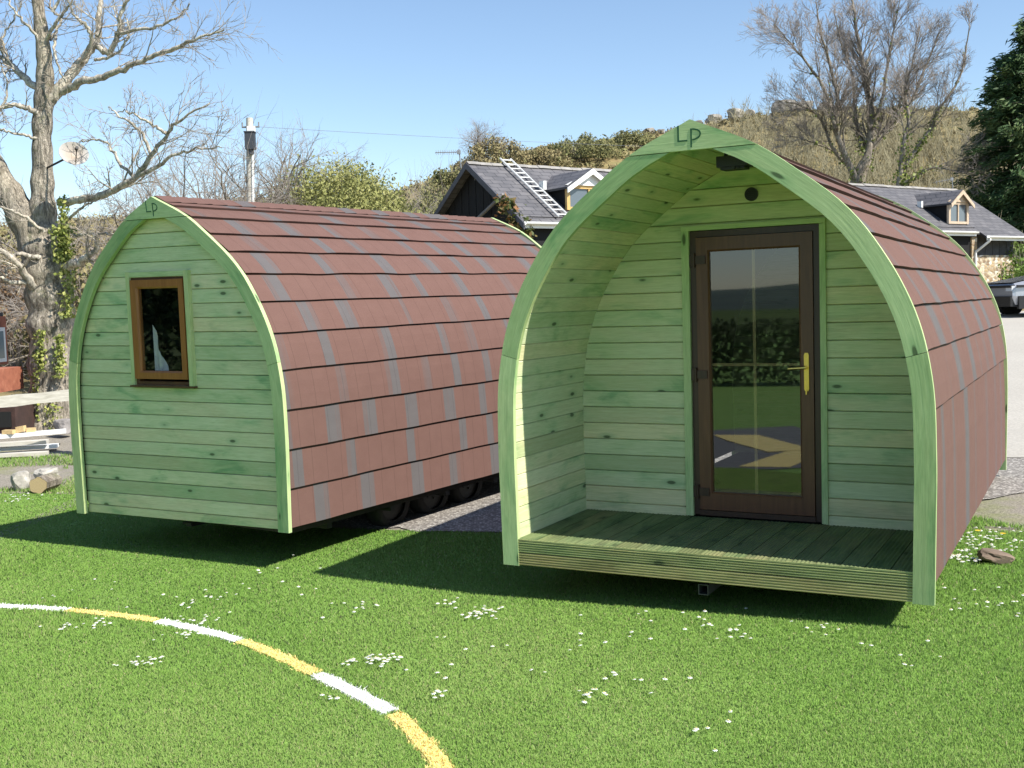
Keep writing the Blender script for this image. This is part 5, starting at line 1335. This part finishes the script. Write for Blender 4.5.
V, F = blades(x, y, .019+.006*np.clip(hnoise(x*.9+7, y*1.1), -1, 1)+.012*(hnoise(x*2.7+1, y*2.3) > 1.15), size, g)
o = npmesh('grass', V, F, MAT['blade'], None, tone); tag(o, 'short mown green lawn grass', 'grass', kind='stuff')
for nm, c, m_ in (('painted_grass', 0, MAT['paint_white']), ('painted_grass', 1, MAT['paint_yellow'])):
    q = painted & (seg_col(sL) == c); V, F = blades(Xb[q], Yb[q], .014, .006, g)
    o = npmesh(nm, V, F, m_); tag(o, ['grass blades painted white along the curved line', 'grass blades painted yellow along the curved line'][c], 'painted grass', kind='stuff')
# paint on the ground between the blades
for c, m_ in ((0, MAT['paint_white']), (1, MAT['paint_yellow'])):
    mb = MB()
    for k in range(len(LS)-1):
        sm = (LL[k]+LL[k+1])/2
        if seg_col(np.array([sm]))[0] != c or min(abs(sm-q) for q in marks) < .012: continue
        d0 = unit(LS[min(k+1, 259)]-LS[max(k-1, 0)]); d1 = unit(LS[min(k+2, 259)]-LS[k]); n0 = np.array([-d0[1], d0[0]])*HWL*.82; n1 = np.array([-d1[1], d1[0]])*HWL*.82
        pts = [LS[k]-n0, LS[k+1]-n1, LS[k+1]+n1, LS[k]+n0]; mb.face([(p[0], p[1], fz(p[0], p[1])+.010) for p in pts])
    o = mb.build('painted_line', m_); o['kind'] = 'structure'
# flat stone on the right
sl_ = rock('paving_stone', 'flat brown stone lying among daisies right of the porch pod', 'stone', (*ground_px(996, 563), fz(*ground_px(996, 563))+.045), (.125, .09, .042), 310, simple('brown_stone', (.17, .125, .09), .9, var=.35, scale=8, bump=.4)); sl_.rotation_euler = (R(4), R(10), R(-8))

# daisies
pat = [(380, 664, .14, 20), (270, 660, 0, 0), (142, 668, .16, 13), (90, 628, .25, 12), (190, 625, .22, 10), (200, 605, .3, 8), (480, 618, .13, 22), (450, 606, .12, 5), (590, 700, .12, 6), (635, 688, .25, 6), (740, 640, .2, 5), (815, 632, .15, 4), (985, 545, .45, 60), (965, 562, .18, 22),
       (1005, 610, .3, 12), (700, 625, .4, 8), (180, 640, .2, 8), (20, 500, .5, 22), (345, 700, .1, 3), (440, 700, .1, 4), (350, 610, .3, 7), (600, 640, .5, 7), (715, 735, .2, 4), (900, 660, .5, 6), (480, 660, .8, 8), (250, 590, .8, 9), (60, 600, .8, 8), (350, 668, .06, 5)]
P = []
for px, py, sd_, n in pat:
    q = ground_px(px, py)
    for k in range(int(n*1.6)): P.append((q[0]+g.normal(0, sd_*.42), q[1]+g.normal(0, sd_*.42)))
P = np.array(P); ok = inpoly(P[:, 0], P[:, 1], LAWN) | ((P[:, 0] > 2.8) & (P[:, 1] < 8.9)); P = P[ok]
mb = MB()
for x, y in P:
    z = fz(x, y)+g.uniform(.030, .045); r = g.uniform(.009, .0145); tx, ty = g.normal(0, .10, 2); a0 = g.random()*6
    def q_(rr, a_, dz=0): c, s = rr*math.cos(a_), rr*math.sin(a_); return (x+c, y+s, z+c*tx+s*ty+dz-.55*rr*rr/.0145)
    for k in range(8):
        a_ = a0+k*2*math.pi/8; mb.face([q_(.003, a_), q_(r*.9, a_-.28), q_(r, a_), q_(r*.9, a_+.28)], None, .5, 0)
    mb.face([q_(.0042, a0+k*math.pi/3, .002) for k in range(6)], None, .5, 1)
    mb.face([(x-.001, y, z-.035), (x+.001, y, z-.035), (x+.001, y, z), (x-.001, y, z)], None, .5, 2)
o = mb.build('daisies', [MAT['petal'], simple('daisy_eye', (.78, .62, .25), .7), MAT['blade']]); tag(o, 'small white daisies dotted over the lawn', 'daisies', kind='stuff')
# dandelions by the flat stone
for k, (px, py) in enumerate([(978, 538), (957, 547), (1003, 541)]):
    q = ground_px(px, py); m = MB(); z = fz(*q)+.05
    for j in range(14):
        a_ = j*2*math.pi/14; m.face([(q[0], q[1], z), (q[0]+.02*math.cos(a_-.15), q[1]+.02*math.sin(a_-.15), z+.008), (q[0]+.022*math.cos(a_), q[1]+.022*math.sin(a_), z+.007), (q[0]+.02*math.cos(a_+.15), q[1]+.02*math.sin(a_+.15), z+.008)])
    m.cyl((q[0], q[1], z-.05), (q[0], q[1], z), .0025, n=5, mi=1)
    tag(m.build('dandelion', [simple('dandelion_yellow', (.8, .55, .03), .7), MAT['blade']]), 'yellow dandelion flower near the flat brown stone', 'dandelion', 'dandelions by the stone')
# tufts in the gravel to the right of the porch pod
n = 42000; X_ = g.uniform(2.6, 5.2, n); Y_ = g.uniform(7.6, 9.6, n); m_ = (hnoise(X_*2.3+1, Y_*3.1)+hnoise(X_*7, Y_*6)*.7-(Y_-8.4)*1.1 > -.1) & ~inpoly(X_, Y_, LAWN)
V, F = blades(X_[m_], Y_[m_], .035, .004, g); V[:, 2] += .006
o = npmesh('grass_tufts', V, F, MAT['blade'], None, np.clip(g.normal(.5, .25, m_.sum()), 0, 1)); tag(o, 'thin grass tufts growing through the gravel', 'grass', kind='stuff')
n = 60000; X_ = g.uniform(-12, -4.2, n); Y_ = g.uniform(12.4, 17.5, n); m_ = (hnoise(X_*1.3+1, Y_*2.1)*.5+hnoise(X_*5, Y_*5)*.4+np.where(np.abs(Y_-15.55) < .4, .9, -.25)+np.where(Y_ < 13.6, .75, 0) > .3) & ~inpoly(X_, Y_, LAWN)
V, F = blades(X_[m_], Y_[m_], .05, .006, g)
o = npmesh('verge_grass', V, F, MAT['blade'], None, np.clip(g.normal(.62, .25, m_.sum()), 0, 1)); tag(o, 'patchy verge grass beside the track on the left', 'grass', kind='stuff')
